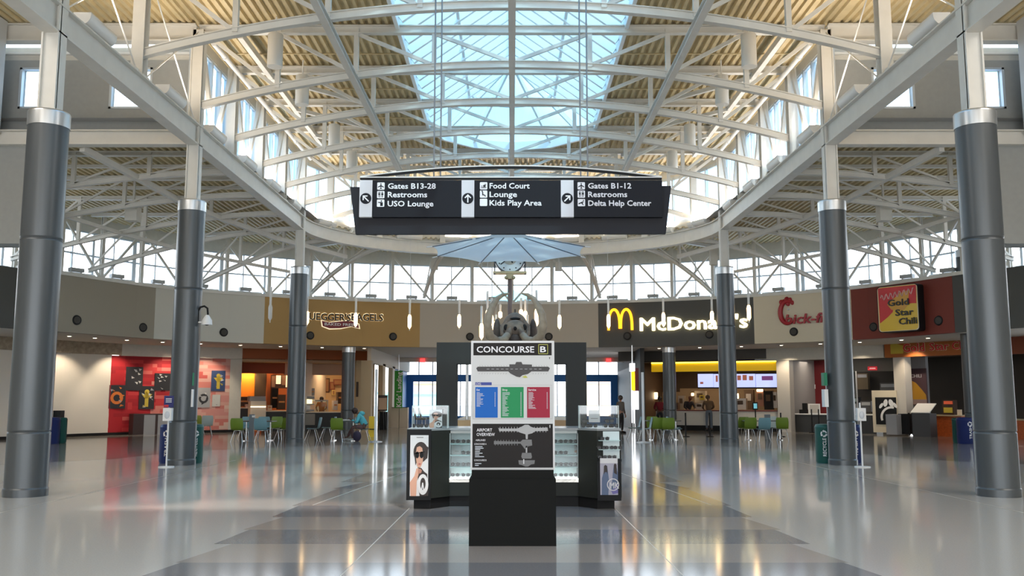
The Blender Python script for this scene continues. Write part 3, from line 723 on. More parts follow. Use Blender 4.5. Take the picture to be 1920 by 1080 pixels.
# posters on the mural
PB = mat('poster_black', (.02, .02, .025), .5); PBL = mat('poster_blue', (.03, .06, .16), .5); PY = mat('poster_yellow', (.55, .42, .05), .5); PO = mat('poster_orange', (.65, .18, .03), .5); PG = mat('poster_grey', (.35, .36, .38), .5); PW = mat('poster_pale', (.6, .6, .58), .5); PGR = mat('poster_green', (.05, .16, .07), .5)
posters = [(239, 262, 688, 732, PB, PG, 'blue and grey', 0), (208, 231, 722, 766, PB, PO, 'black with an orange flame shape', 1), (265, 286, 724, 767, PB, PY, 'black with a tall golden shape', 2), (293, 315, 700, 732, PB, PW, 'black with a small white spark', 3), (365, 370, 695, 732, PB, PO, 'narrow dark', 0), (372, 392, 727, 764, PG, PB, 'grey with dark sketch', 1), (398, 419, 695, 733, PBL, PY, 'navy with yellow swirls', 2), (400, 412, 740, 762, PW, PG, 'small pale notice', 0)]
for j, (x0, x1, y0, y1, bg, fg, nm, sh) in enumerate(posters):
    p, R, a = wallpt((x0 + x1) / 2, OFL - .03); t = thing('poster', '%s poster hanging on the red block mural' % nm if j < 4 else '%s poster on the pink end of the mural' % nm, 'poster', tuple(p), -a)
    w = (x1 - x0) / F * p.y * 1.0; z0, z1 = zat(y1, p.y), zat(y0, p.y)
    w = abs(xat(x1, p.y) - xat(x0, p.y)) / max(.5, math.cos(a))
    mb = MB(); mb.bx(-w / 2, w / 2, -.02, .01, z0, z1, bg); bd_ = mb.build('board', None, t)
    mb = MB(); O = V(0, -.02, (z0 + z1) / 2); h = (z1 - z0) / 2; r2 = random.Random(j)
    if sh == 1: flatpoly(mb, O, (1, 0, 0), (0, 0, 1), circ(0, -.1 * h, w * .36, 14), fg); flatpoly(mb, O, (1, 0, 0), (0, 0, 1), circ(0, -.1 * h, w * .2, 10), bg, .004)
    elif sh == 2: flatpoly(mb, O, (1, 0, 0), (0, 0, 1), circ(0, .5 * h, w * .16, 10), fg); flatrect(mb, O, (1, 0, 0), (0, 0, 1), -w * .12, w * .12, -.8 * h, .5 * h, fg); flatpoly(mb, O, (1, 0, 0), (0, 0, 1), [(-w * .35, .3 * h), (w * .35, .3 * h), (w * .1, -.1 * h), (-w * .1, -.1 * h)], fg)
    for q in range(7):
        cx, cy = r2.uniform(-.35, .35) * w, r2.uniform(-.8, .8) * h
        flatpoly(mb, O, (1, 0, 0), (0, 0, 1), [(cx + r2.uniform(-.12, .12) * w, cy - .1 * h), (cx + .14 * w, cy + r2.uniform(-.1, .1) * h), (cx - .05 * w, cy + .12 * h)], r2.choice((PG, fg, PW)), .006)
    mb.build('printed_picture', None, bd_)
# dark and grey lockers against the mural
fr = Fr(240, 430)
t = thing('storage_cabinet', 'low dark cabinet with two grey doors standing against the red mural', 'cabinet')
one('body', fr, [(253, 320, -.62, .6, 776, 816, mat('dark_brown_laminate', (.05, .03, .03), .5))], None, parent=t)
one('door', fr, [(273, 294, -.64, .02, 778, 815, PG)], None, parent=t); one('door', fr, [(299, 318, -.64, .02, 778, 815, PG)], None, parent=t)
# ---- bagel shop
OB = mat('burnt_orange_wall', (.30, .075, .015), .65); OB2 = mat('deep_orange_wall', (.22, .04, .01), .65); OBR = mat('bright_orange_wall', (.75, .25, .02), .6)
BEI = mat('warm_beige_wall', (.55, .42, .26), .7); TOPC = mat('cream_countertop', (.72, .62, .48), .35); DKC = mat('dark_counter_front', (.03, .032, .034), .5); DBR = mat('dark_brown_board', (.05, .025, .015), .5)
fb = Fr(452, 700)
one('wall_bagel_header', fb, [(452, 700, -.15, .3, 647, 674, OB)], None, kind='structure')
mb = MB(); L = fb.L; DP = 5.0
fb.box(mb, -.1, L + .1, DP, DP + .2, 0, 3.6, OB); fb.box(mb, -.25, 0, 0, DP, 0, 3.6, OB2); fb.box(mb, L, L + .2, .5, DP, 0, 3.6, BEI)
struct(mb.build('wall_bagel_back'))
mb = MB(); fb.box(mb, -.1, L + .1, .1, DP, 3.38, 3.5, mat('shop_ceiling', (.45, .30, .18), .8)); struct(mb.build('ceiling_bagel'))
one('wall_bagel_bulkhead', fb, [(452, 533, 1.6, .3, 670, 700, OB2), (533, 662, 1.6, .3, 670, 703, mat('pinkish_bulkhead', (.50, .33, .24), .7))], None, kind='structure')
one('wall_bagel_niche', fb, [(450, 478, 3.4, .2, 698, 748, OBR), (478, 500, 3.2, .3, 698, 760, mat('niche_dark', (.05, .035, .025), .6)), (500, 510, 3.0, .3, 700, 770, OB)], None, kind='structure')
t = thing('menu_board', 'dark menu board with pale panels above the bagel shop coffee counter', 'menu board')
one('board', fb, [(507, 540, 3.0, .06, 703, 728, DBR)], None, parent=t)
one('menu_panel', fb, [(508.5, 515.5, 2.97, .02, 705, 726, mat('menu_text_brown', (.22, .13, .09), .6))], None, parent=t)
one('menu_panel', fb, [(517, 526, 2.97, .02, 704, 720, mat('menu_glow', (.9, .62, .38), .5, emit=.8))], None, parent=t)
one('menu_panel', fb, [(528, 535, 2.97, .02, 704, 722, mat('menu_text_brown', (.2, .1, .07)))], None, parent=t)
one('menu_panel', fb, [(535.5, 539, 2.97, .02, 704, 726, MATS['menu_glow'])], None, parent=t)
def counter(fr, name, p0, p1, d0, dep, ytop, ybot, top, front, label, extra=None):
    t = thing(name, label, 'counter')
    a0, a1 = fr.s_(p0, d0), fr.s_(p1, d0); zt = fr.z(ytop, (a0 + a1) / 2, d0)
    mb = MB(); fr.box(mb, a0, a1, d0, d0 + dep, 0, zt - .05, front); mb.build('body', None, t)
    mb = MB(); fr.box(mb, a0 - .03, a1 + .03, d0 - .05, d0 + dep, zt - .05, zt, top); mb.build('countertop', None, t)
    return t, zt
counter(fb, 'service_counter', 448, 470, .6, 1.2, 764, 800, TOPC, DKC, 'short black counter with a pale top at the left end of the bagel shop')
counter(fb, 'service_counter', 500, 562, .4, 1.2, 770, 800, TOPC, DKC, 'dark coffee counter with cream top in front of the menu board')
counter(fb, 'service_counter', 566, 664, .4, 1.3, 772, 800, TOPC, DKC, 'long dark bagel counter with cream top next to the seated customer')
one('front_board', fb, [(566, 592, .33, .05, 776, 797, mat('grey_panel', (.30, .28, .25), .6))], None, 'grey front panel leaning on the dark bagel counter', 'panel')
t = thing('pastry_case', 'tall cream cabinet with sloped grey hood at the bagel shop entrance', 'cabinet')
one('cabinet_body', fb, [(471, 500, -.5, .8, 752, 802, mat('cream_case', (.78, .62, .46), .5))], None, parent=t)
one('hood', fb, [(469, 499, -.5, .8, 743, 752, mat('grey_hood', (.3, .26, .24), .4))], None, parent=t)
one('trim_strip', fb, [(471, 499.5, -.53, .03, 762, 763.5, mat('warm_strip', (1, .9, .7), emit=1.5))], None, parent=t)
t = thing('display_case', 'lit glass bagel display with two shelves beside the tall near column', 'display case')
zc = fb.z(772, 4, .6)
one('case_frame', fb, [(566, 590, .6, .7, 743, 748, PG), (566, 590, .6, .7, 757, 759, PG), (566, 590, .6, .7, 768, 771, PG)], None, parent=t)
one('lit_shelf', fb, [(567, 586, .62, .5, 749, 757, mat('lit_bagels', (1, .85, .45), emit=1.2))], None, parent=t)
one('goods', fb, [(568, 574, .65, .4, 761, 768, PG), (575, 582, .65, .4, 760, 768, PAPER)], None, parent=t)
t = thing('display_case', 'low glass front case on the cream counter before the cashier in orange', 'display case')
one('glass', fb, [(592, 614, .6, .02, 752, 770, SHOWG)], None, parent=t); one('case_frame', fb, [(591, 616, .6, .5, 750, 752, PG), (614.5, 616, .6, .03, 750, 771, PG)], None, parent=t)
for x0, x1, y0, y1, d, m, nm in ((592, 618, 709, 736, 4.8, DBR, 'large dark notice board on the back wall of the bagel shop'), (618, 628, 716, 731, 4.7, mat('frame_red', (.2, .06, .04)), 'brown framed picture right of the dark notice board'), (625, 642, 711, 722, 4.6, MATS['frame_red'], 'row of small framed photos high on the bagel shop wall'), (622, 629, 731, 741, 4.7, mat('pale_frame', (.6, .48, .2)), 'small pale framed notice on the beige bagel shop wall')):
    t = thing('framed_picture', nm, 'picture'); one('frame', fb, [(x0, x1, d, .05, y0, y1, m)], None, parent=t)
    one('picture_print', fb, [(x0 + 2, x1 - 2, d - .02, .03, y0 + 2, y1 - 2, mat('print_brown', (.28, .15, .08)))], None, parent=t)
one('wall_bagel_panel', fb, [(588, 655, 4.85, .1, 700, 800, BEI)], None, kind='structure')
for x0, x1, y0, y1, d, m, nm in ((510, 522, 728, 765, 2.6, BLACK, 'tall black coffee brewer under the menu board'), (522, 536, 740, 768, 2.3, DBR, 'brown coffee urn beside the black brewer'), (503, 511, 760, 769, .8, TOPC, 'small cream tip jar on the coffee counter'), (584, 590, 728, 742, 1.6, PG, 'grey cup dispenser over the lit bagel case'), (634, 643, 735, 757, 2.8, DBR, 'dark brown drinks machine behind the counter'), (626, 634, 751, 769, 2.2, PAPER, 'white cup stack behind the counter end'), (462, 466, 758, 764, .9, PAPER, 'white cup on the short black counter'), (451, 469, 744, 762, 2.2, DBR, 'dark brown bin cabinet beneath the bright orange wall')):
    t = thing('shop_machine' if y1 - y0 > 15 else 'small_container', nm, 'appliance' if y1 - y0 > 15 else 'container')
    one('casing', fb, [(x0, x1, d, .4, y0, y1, m)], None, parent=t)
    one('front_detail', fb, [(x0 + 1.5, x1 - 1.5, d - .02, .03, (y0 + y1) / 2 - 2, (y0 + y1) / 2 + 1, mat('copper_glow', (.6, .3, .12), .3))], None, parent=t)
one('wall_corner_panel', fb, [(667, 682, -.1, .25, 674, 830, BEI), (682.6, 697, -.1, .25, 674, 830, mat('beige_fold_panel', (.50, .43, .32), .7))], None, kind='structure')
one('notice_plate', fb, [(668, 672, -.15, .04, 716, 744, DBR)], None, 'tall narrow dark notice on the beige folding panels', 'notice')
# ---- hamburger restaurant
fm = Fr(1200, 1457)
YEL = mat('yellow_band', (.85, .50, .01), .5, emit=.25); KIT = mat('kitchen_dark_brown', (.075, .045, .025), .6)
one('wall_burger_header', fm, [(1160, 1453, -.15, .3, 648, 675, mat('dark_header', (.085, .08, .075), .7))], None, kind='structure')
mb = MB(); fm.box(mb, -.1, fm.L + .1, 5.5, 5.7, 0, 3.6, KIT); fm.box(mb, fm.L - .02, fm.L + .15, .2, 5.5, 0, 3.6, KIT); fm.box(mb, -.2, 0, .6, 5.5, 0, 3.6, KIT); struct(mb.build('wall_burger_back'))
mb = MB(); fm.box(mb, -.1, fm.L + .1, .1, 5.5, 3.44, 3.52, mat('kitchen_ceiling', (.08, .06, .05), .8)); struct(mb.build('ceiling_burger'))
t = thing('light_band', 'glowing yellow band running above the hamburger counter', 'sign band')
one('band_panel', fm, [(1222, 1457, .5, .2, 677, 696, YEL)], None, parent=t); one('light_strip', fm, [(1222, 1457, .44, .05, 677.4, 680.2, mat('yellow_strip', (1, .82, .08), emit=3.0))], None, parent=t)
SCR = mat('screen_pale_blue', (.48, .55, 1.0), emit=.75)
for j, (x0, x1) in enumerate(((1309, 1338), (1338.5, 1381), (1381.7, 1417), (1417.7, 1457))):
    t = thing('menu_screen', ('pale blue menu screen, leftmost above the hamburger counter', 'menu screen mostly hidden behind the tall column', 'menu screen picturing three burgers', 'menu screen picturing a large purple sandwich carton')[j], 'screen', (0, 0, 0), 0, 'menu screens')
    one('screen_case', fm, [(x0 - .3, x1 + .3, 1.2, .08, 699, 728.5, BLACK)], None, parent=t); scr_ = one('screen', fm, [(x0, x1, 1.18, .02, 701, 726, SCR)], None, parent=t)
    P = mat('food_picture', (.45, .16, .10), emit=.3); items = ([(x0 + 4, x0 + 10, 716, 720)], [(x0 + 4, x0 + 8, 704, 716)], [(1383, 1390, 704, 713), (1393, 1401, 703, 713), (1405, 1413, 705, 713)], [(1429, 1450, 705, 713)])[j]
    one('food_picture', fm, [(a, b, 1.165, .01, c, d, P if j < 3 else mat('purple_carton', (.25, .08, .30), emit=.3)) for a, b, c, d in items], None, parent=scr_)
t, zt = counter(fm, 'service_counter', 1229, 1457, .35, .8, 769, 800, mat('dark_red_top', (.16, .02, .015), .35), mat('white_counter_front', (.66, .62, .56), .5), 'long white ordering counter with dark red top at the hamburger restaurant')
one('kick_plate', fm, [(1229, 1457, .33, .03, 798, 812, BLACK)], None, parent=t)
one('square_panel', fm, [(1287, 1318, .32, .03, 774, 797, mat('cream_panel', (.74, .70, .62), .5))], None, parent=t)
ST2 = mat('kitchen_steel', (.48, .42, .36), .35, metal=.7); WARM = mat('heat_lamp_glow', (1, .75, .45), emit=6)
K = [(1208, 1226, 737, 750, 3, ST2, 'steel oven with a dark window at the restaurant side entrance'), (1302, 1322, 733, 755, 2.5, mat('brown_paper_bin', (.42, .36, .28)), 'pale steel hood left of the tall column in the kitchen'), (1311, 1320, 741, 750, 2.4, PY, 'yellow carton rack under the pale hood'), (1303, 1318, 756, 768, 1.8, ST2, 'steel drawer unit behind the ordering counter'), (1375, 1398, 747, 768, 2.0, ST2, 'tilted steel fry station under the menu screens'), (1377, 1384, 738, 748, 2.6, WARM, 'bright square heat lamp seen past the column'), (1395, 1412, 731, 768, 3.2, KIT, 'dark brown shelf tower in the kitchen'), (1418, 1431, 731, 762, 3.0, mat('copper_shelf', (.24, .11, .07), .4), 'copper lit shelving behind the counter'), (1419, 1430, 730, 734, 2.9, WARM, 'long heat lamp above the copper shelving'), (1432, 1448, 733, 768, 2.6, BLACK, 'black drinks machine at the right end of the kitchen'), (1448, 1456, 735, 765, 2.8, ST2, 'steel cabinet beside the black drinks machine'), (1271, 1282, 742, 768, 2.8, ST2, 'steel cabinet right of the slim column'), (1296, 1300, 737, 742, 2.2, WARM, 'small bright heat lamp left of the pale hood'), (1227, 1232, 736, 748, 2.8, WARM, 'glowing warmer lamps beside the customer in red'), (1260, 1270, 755, 768, 1.5, DBR, 'brown tray stack near the slim column')]
for x0, x1, y0, y1, d, m, nm in K:
    lamp = m is WARM
    t = thing('heat_lamp' if lamp else 'kitchen_unit', nm, 'lamp' if lamp else 'appliance')
    one('lamp_panel' if lamp else 'casing', fm, [(x0, x1, d, .1 if lamp else .5, y0, y1, m)], None, parent=t)
    if not lamp: one('front_panel', fm, [(x0 + (x1 - x0) * .2, x1 - (x1 - x0) * .25, d - .03, .04, y0 + (y1 - y0) * .2, y0 + (y1 - y0) * .55, KIT if m is not KIT else ST2)], None, parent=t)
one('wall_burger_kitchen', fm, [(1275, 1457, 4.6, .2, 728, 790, mat('kitchen_tan', (.20, .145, .09), .7)), (1202, 1275, 4.6, .2, 735, 812, mat('kitchen_tan', (.2, .145, .09)))], None, kind='structure')
t = thing('card_terminal', 'blue screened card terminal on a black pole at the ordering queue', 'terminal'); q = fm.pt(fm.s_(1415, -.8), -.8)
t.location = q; mb = MB(); mb.cyl((0, 0, 0), (0, 0, 1.1), .03, 8, mt=BLACK); mb.cyl((0, 0, 0), (0, 0, .03), .16, 14, mt=BLACK); mb.build('pole', None, t); mb = MB(); mb.bx(-.12, .12, -.02, .04, 1.05, 1.42, BLACK); mb.build('case', None, t); mb = MB(); mb.bx(-.08, .08, -.03, -.02, 1.12, 1.36, mat('terminal_screen', (.15, .45, .55), emit=.5)); mb.build('screen', None, t)
# pillars and chicken shop
TIL = mat('white_tile_pillar', (.58, .55, .50), .5)
fc = Fr(1457, 1698)
one('wall_right_pillar', fc, [(1457, 1481, -.1, .5, 672, 812, TIL)], None, kind='structure')
arcwall('wall_right_band', aof(1417, OFL - .2), aof(1660, OFL - .2), OFL + .05, 3.42, ZS, OFFW)
mb = MB(); L = fc.L; DR = mat('dark_red_wall', (.16, .006, .01), .6)
a1 = fc.s_(1481, 0); fc.box(mb, a1 - .1, a1, 0, 3.2, 0, 3.6, mat('light_grey_side', (.36, .35, .34), .7)); struct(mb.build('wall_chicken_side'))
one('wall_chicken_red', fc, [(1502, 1600, 3.2, .2, 655, 815, DR)], None, kind='structure')
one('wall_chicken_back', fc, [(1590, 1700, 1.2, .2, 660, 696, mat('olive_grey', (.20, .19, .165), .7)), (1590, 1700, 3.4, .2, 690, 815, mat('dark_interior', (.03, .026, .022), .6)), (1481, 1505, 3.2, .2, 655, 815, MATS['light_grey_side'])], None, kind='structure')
mb = MB(); fc.box(mb, 0, L, .1, 3.5, 3.5, 3.6, KIT); struct(mb.build('ceiling_chicken'))
one('switch_plate', fc, [(1525, 1529, 3.14, .03, 721, 729, PAPER)], None, 'small white plate on the dark red wall', 'plate')
counter(fc, 'service_counter', 1487, 1640, .5, .9, 776, 812, PAPER, DKC, 'black chicken shop counter with thin white top')
t = thing('cash_register', 'black cash register on the white topped black counter', 'register'); one('body', fc, [(1497, 1510, .7, .3, 768, 776, BLACK)], None, parent=t); one('screen', fc, [(1503, 1512, .75, .05, 756, 769, BLACK)], None, parent=t)
t = thing('counter_sign', 'white framed picture sign standing on the black counter', 'sign'); one('frame', fc, [(1514, 1536, .65, .04, 757, 777, PAPER)], None, parent=t); one('print', fc, [(1517, 1533, .62, .03, 759, 774, mat('print_grey', (.5, .48, .46)))], None, parent=t)
for px in (1520, 1533):
    t = thing('queue_post', 'short black queue post, %s of two before the chicken counter' % ('left' if px < 1525 else 'right'), 'post', tuple(fc.pt(fc.s_(px, -.2), -.2))); mb = MB(); mb.cyl((0, 0, 0), (0, 0, 1.1), .03, 8, mt=BLACK); mb.build('pole', None, t); mb = MB(); mb.cyl((0, 0, 0), (0, 0, .03), .15, 12, mt=BLACK); mb.build('foot', None, t)
t = thing('exit_sign', 'small red lit sign above the chicken shop opening', 'sign'); one('sign_box', fc, [(1629, 1646, .9, .06, 687, 694, mat('red_sign', (.5, .02, .03), emit=.4))], None, parent=t)
one('sign_text', fc, [(1632, 1643, .88, .02, 689.6, 691.6, mat('pink_text', (.9, .5, .5), emit=.3))], None, parent=t)
t = thing('glass_door', 'dark glass entrance door frame at the chicken shop', 'door'); one('door_frame', fc, [(1593, 1595, .3, .06, 696, 812, PG), (1605, 1607, .3, .06, 696, 812, PG)], None, parent=t); one('pane', fc, [(1595, 1605, .32, .02, 696, 812, SHOWG)], None, parent=t); one('notice', fc, [(1599, 1604, .28, .02, 757, 775, PG)], None, parent=t)
for x0, x1, y0, y1, d, m, nm in ((1607, 1628, 700, 730, 2.8, mat('dark_tan', (.12, .09, .05)), 'dim tan equipment rack deep inside the chicken shop'), (1598, 1610, 745, 770, 1.6, BLACK, 'black drinks tower on the chicken counter'), (1612, 1632, 752, 772, 1.4, mat('dark_grey_machine', (.06, .06, .065), .4), 'dark grey till behind the chicken counter'), (1650, 1690, 718, 732, 2.5, mat('dark_steel', (.10, .10, .10), .3), 'dark steel shelf over the logo board')):
    t = thing('kitchen_unit', nm, 'appliance'); one('casing', fc, [(x0, x1, d, .3, y0, y1, m)], None, parent=t); one('front_panel', fc, [(x0 + 2, x1 - 2, d - .02, .03, y0 + 2, y0 + 8, PG)], None, parent=t)
# logo board
t = thing('logo_board', 'white freestanding board with a black panel and white chicken C emblem', 'sign board')
one('board', fc, [(1634, 1680, -.3, .12, 732, 811, FCR)], None, parent=t); one('black_panel', fc, [(1640, 1679, -.32, .03, 745, 796, BLACK)], None, parent=t)
p = fc.pt(fc.s_(1660, -.34), -.34); mb = MB(); O = p + V(0, 0, zat(776, p.y)); k = 1 / F * p.y
def ringpoly(mb, O, R, U, cx, cy, r0, r1, a0, a1, m, off=.002, n=18):
    for i in range(n):
        b0, b1 = a0 + (a1 - a0) * i / n, a0 + (a1 - a0) * (i + 1) / n
        flatpoly(mb, O, R, U, [(cx + r0 * math.cos(b0), cy + r0 * math.sin(b0)), (cx + r1 * math.cos(b0), cy + r1 * math.sin(b0)), (cx + r1 * math.cos(b1), cy + r1 * math.sin(b1)), (cx + r0 * math.cos(b1), cy + r0 * math.sin(b1))], m, off)
ringpoly(mb, O, fc.u, (0, 0, 1), 9 * k, -6 * k, 16 * k, 20 * k, math.radians(75), math.radians(200), PAPER)
for dx, dy, w, h, r in ((-9, 15, 3.5, 5, .5), (-1, 20, 4, 7, .15), (9, 20, 4.5, 7, -.2), (16, 16, 3.5, 5, -.5)):
    flatpoly(mb, O, fc.u, (0, 0, 1), [((dx + w * math.cos(q) * math.cos(r) - h * math.sin(q) * math.sin(r) * -1) * k, (dy + h * math.sin(q)) * k) for q in [2 * PI * i / 14 for i in range(14)]], PAPER)
mb.build('emblem', None, t)
# chili shop
fg = Fr(1660, 1806)
one('wall_right_pillar_tile', fg, [(1677, 1698, -.2, .5, 668, 812, TIL)], None, kind='structure')
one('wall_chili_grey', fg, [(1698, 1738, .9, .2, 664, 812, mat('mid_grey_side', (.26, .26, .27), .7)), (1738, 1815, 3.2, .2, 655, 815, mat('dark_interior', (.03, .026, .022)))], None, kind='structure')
mb = MB(); fg.box(mb, 0, fg.L + 3, .1, 3.5, 3.5, 3.6, KIT); struct(mb.build('ceiling_chili'))
GB = mat('orange_brown_band', (.42, .12, .02), .5)
t = thing('shop_sign', 'orange brown band with cream edged red lettering above the chili shop', 'sign'); one('sign_band', fg, [(1662, 1806, -.3, .35, 640, 668, GB)], None, parent=t)
RL = mat('sign_red', (.60, .015, .02), .4); OUT = mat('sign_outline_cream', (.80, .66, .42), .5)
def ftext(fr, name, body, p0, y1, h_px, d, mt, w_px, parent, depth=.03, bold=.03, shear=0, label=None):
    a = fr.s_(p0, d); q = fr.pt(a, d); z = zat(y1, q.y); a2 = fr.s_(p0 + w_px, d)
    return text(name, body, q + V(0, 0, z), fr.u, (0, 0, 1), h_px / F * q.y, mt, width=a2 - a, depth=depth, bold=bold, parent=parent, shear=shear)
for bd, m, dep in ((.045, OUT, .02), (.018, RL, .035)):
    ftext(fg, 'lettering', 'Gold', 1698, 660, 15, -.32, m, 40, t, dep, bd); ftext(fg, 'lettering', 'Star', 1748, 657, 14, -.32, m, 36, t, dep, bd); ftext(fg, 'lettering', 'Ch', 1791, 655, 14, -.32, m, 22, t, dep, bd)
mb = MB(); q = fg.pt(fg.s_(1686, -.32), -.32); mb2 = [(-.32, -.22), (.28, -.22), (.32, .12), (.05, .2), (-.1, .28), (-.32, .2)]; flatpoly(mb, q + V(0, 0, zat(654, q.y)), fg.u, (0, 0, 1), mb2, PY, .004); mb.build('yellow_badge', None, t)
t = thing('wall_poster', 'dark chili poster with a yellow cheese mound and pale headline', 'poster'); one('board', fg, [(1706, 1738, .82, .05, 691, 760, mat('poster_brown', (.06, .03, .04)))], None, parent=t)
a = fg.s_(1722, .8); q = fg.pt(a, .8); O = q + V(0, 0, zat(740, q.y)); k = q.y / F * 1.1; mb = MB()
flatpoly(mb, O, fg.u, (0, 0, 1), [(-14 * k, -8 * k), (14 * k, -8 * k), (13 * k, 0), (6 * k, 9 * k), (-4 * k, 20 * k), (-14 * k, 25 * k)], mat('cheese_yellow', (.42, .22, .02)), .004); flatpoly(mb, O, fg.u, (0, 0, 1), [(-14 * k, -17 * k), (14 * k, -15 * k), (14 * k, -8 * k), (-14 * k, -8 * k)], mat('pink_meat', (.28, .20, .20)), .004); mb.build('picture', None, t)
ftext(fg, 'lettering', 'CHILI', 1709, 708, 6, .8, PG, 20, t, .004, .01)
t, zt = counter(fg, 'service_counter', 1738, 1800, -.1, .8, 778, 812, mat('beige_top', (.50, .38, .24), .4), mat('orange_tile', (.45, .09, .02), .4, noise=.2, nscale=12), 'orange tiled chili counter with a beige top')
t2 = thing('kitchen_unit', 'yellow and red snack display on the orange counter', 'display'); one('casing', fg, [(1765, 1786, .3, .3, 750, 778, DBR)], None, parent=t2); one('front_panel', fg, [(1768, 1784, .27, .03, 752, 758, mat('snack_red', (.5, .08, .03), emit=.2)), (1767, 1783, .27, .03, 764, 774, PY)], None, parent=t2)
t2 = thing('menu_stand', 'white tilted menu lectern on a dark stand beside the orange counter', 'stand'); q = fg.pt(fg.s_(1730, -.9), -.9); t2.location = q; t2.rotation_euler = (0, 0, fg.rz)
mb = MB(); mb.bar((0, -.3, 1.0), (0, .25, 1.38), .85, .03, PAPER); mb.build('slanted_top', None, t2); mb = MB(); mb.bx(-.4, .4, -.25, .25, 0, .98, mat('stand_grey', (.07, .07, .075), .5)); mb.build('base', None, t2)
one('side_cabinet', fg, [(1658, 1678, -1.2, .6, 777, 815, PG)], None, 'waist high light grey bin cabinet standing before the logo board', 'cabinet')
one('fridge', fg, [(1681, 1699, -.85, .5, 776, 814, BLACK)], None, 'low black cabinet beside the light grey bin cabinet', 'cabinet')
one('queue_rail', fg, [(1700, 1702, -.9, .05, 774, 816, BLACK), (1706, 1708, -.9, .05, 774, 816, BLACK)], None, 'pair of thin black queue rails by the tilted menu lectern', 'rail')
one('menu_holder', fg, [(1792, 1800, .1, .05, 768, 779, TOPC)], None, 'small beige box at the right end of the orange counter', 'box')
# far right shop piece
fz = Fr(1812, 1990)
one('wall_chili_band', fz, [(1812, 1990, -.3, .3, 622, 664, mat('rust_band', (.20, .05, .02), .6))], None, kind='structure')
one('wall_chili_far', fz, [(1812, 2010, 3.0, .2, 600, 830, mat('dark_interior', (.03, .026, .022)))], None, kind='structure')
counter(fz, 'service_counter', 1830, 1990, 0, .8, 786, 824, MATS['beige_top'], MATS['orange_tile'], 'orange tiled counter past the near right column')
# ================================================================== middle passage and far window wall
YF = 60.0
BLU = mat('royal_blue_panel', (.010, .15, .46), .5)
PWL = mat('passage_wall', (.62, .55, .45), .7)
mb = MB()
mb.bx(-6.95, -6.75, 43.6, YF, 3.3, ZS + .1, PWL)
mb.bx(-7.2, -6.7, 43.4, 43.9, 0, 3.4, BEI); mb.bx(-7.0, -6.75, 47.6, 48.6, 0, 3.4, BEI); mb.bx(-7.0, -6.75, 51.5, 52.5, 0, 3.4, PWL)
mb.bx(-7.0, -6.9, 52.5, YF, 0, 3.4, BLU); struct(mb.build('wall_passage_left'))
mb = MB(); mb.bx(-10.5, -10.3, 44, YF, 0, 4, PAPER); struct(mb.build('wall_gift_shop'))
mb = MB(); GW = mat('passage_dark', (.13, .13, .13), .6)
prx = lambda y: 6.15 + (y - 43.6) / 16.4 * .8
for ya, yb, za, zb in ((43.6, YF, 3.3, ZS + .1), (43.6, 47, 0, 3.3), (49.5, YF, 0, 3.3)): mb.bar((prx(ya) + .1, ya, (za + zb) / 2), (prx(yb) + .1, yb, (za + zb) / 2), .2, zb - za, GW); struct(mb.build('wall_passage_right'))
mb = MB(); mb.bx(6.42, 6.48, 47.3, 49.2, .3, 3.2, mat('window_strip_glow', (.9, .93, 1.0), emit=1.2)); tag(mb.build('glowing_window_strip', None), 'glowing white panel standing for a bright window strip beside the hamburger restaurant', 'display')  # emissive panel added in place of a bright window strip
mb = MB(); z0, z1, z2, z3 = zat(677, YF), zat(702.5, YF), zat(715.5, YF), 1.2
mb.bx(-7.2, 7.2, YF, YF + .2, z0, ZS + .15, PWL); mb.bx(-7.2, 7.2, YF, YF + .2, z2, z1, BLU); mb.bx(-7.2, -6.5, YF - .05, YF + .2, 0, z2, BLU); mb.bx(6.5, 7.2, YF - .05, YF + .2, 0, z2, BLU)
mb.bx(-7.2, 7.2, YF, YF + .2, 0, .45, BLU)
struct(mb.build('wall_far_window'))
t = thing('window_9', 'far window wall beyond the middle passage with royal blue band', 'window'); mb = MB()
px = 785
while px < 1140:
    x = xat(px, YF); mb.bx(x - .035, x + .035, YF + .02, YF + .12, .45, z0, ALU); px += 26
mb.build('window_frame', None, t); mb = MB(); mb.add([(-7, YF + .1, .45), (7, YF + .1, .45), (7, YF + .1, z0), (-7, YF + .1, z0)], [(0, 1, 2, 3)], CLGL); mb.build('glass', None, t); t['kind'] = 'structure'
# airfield outside; haze is put into the buildings' pale colours
mb = MB(); mb.bx(-80, 80, 66, 260, -.6, -.5, mat('pale_apron', (.72, .72, .70), .8)); tag(mb.build('airfield_apron', None), 'pale concrete airfield beyond the far windows', 'ground')['kind'] = 'structure'
for x0, x1, y, z0_, z1_, m, nm in ((-13, -6.5, 100, -.5, 3.2, mat('hazed_orange', (.90, .55, .35), .8), 'haze-paled orange building roof beyond the far windows'), (-13.4, -7.5, 92, -.5, 2.0, mat('hazed_teal', (.42, .80, .75), .8), 'haze-paled teal hangar seen through the far window'), (-4, 3, 105, -.5, 2.6, mat('hazed_pink', (.90, .70, .64), .8), 'haze-paled pink terminal block outside the far window'), (6.5, 13.0, 100, -.5, 3.2, MATS['hazed_orange'], 'haze-paled orange hangar outside behind the passage end')):
    mb = MB(); mb.bx(x0, x1, y, y + 6, z0_, z1_, m); mb.bx(x0 - .2, x1 + .2, y - .2, y + 6.2, z1_, z1_ + .25, m); tag(mb.build('distant_building', None), nm, 'building')
t = thing('pyramid_roof', 'pale teal glass pyramid roof outside, seen through the middle clerestory windows', 'roof', (xat(955, 58), 58, 0)); mb = MB(); zb_, za_ = 6.9, zat(540, 58)
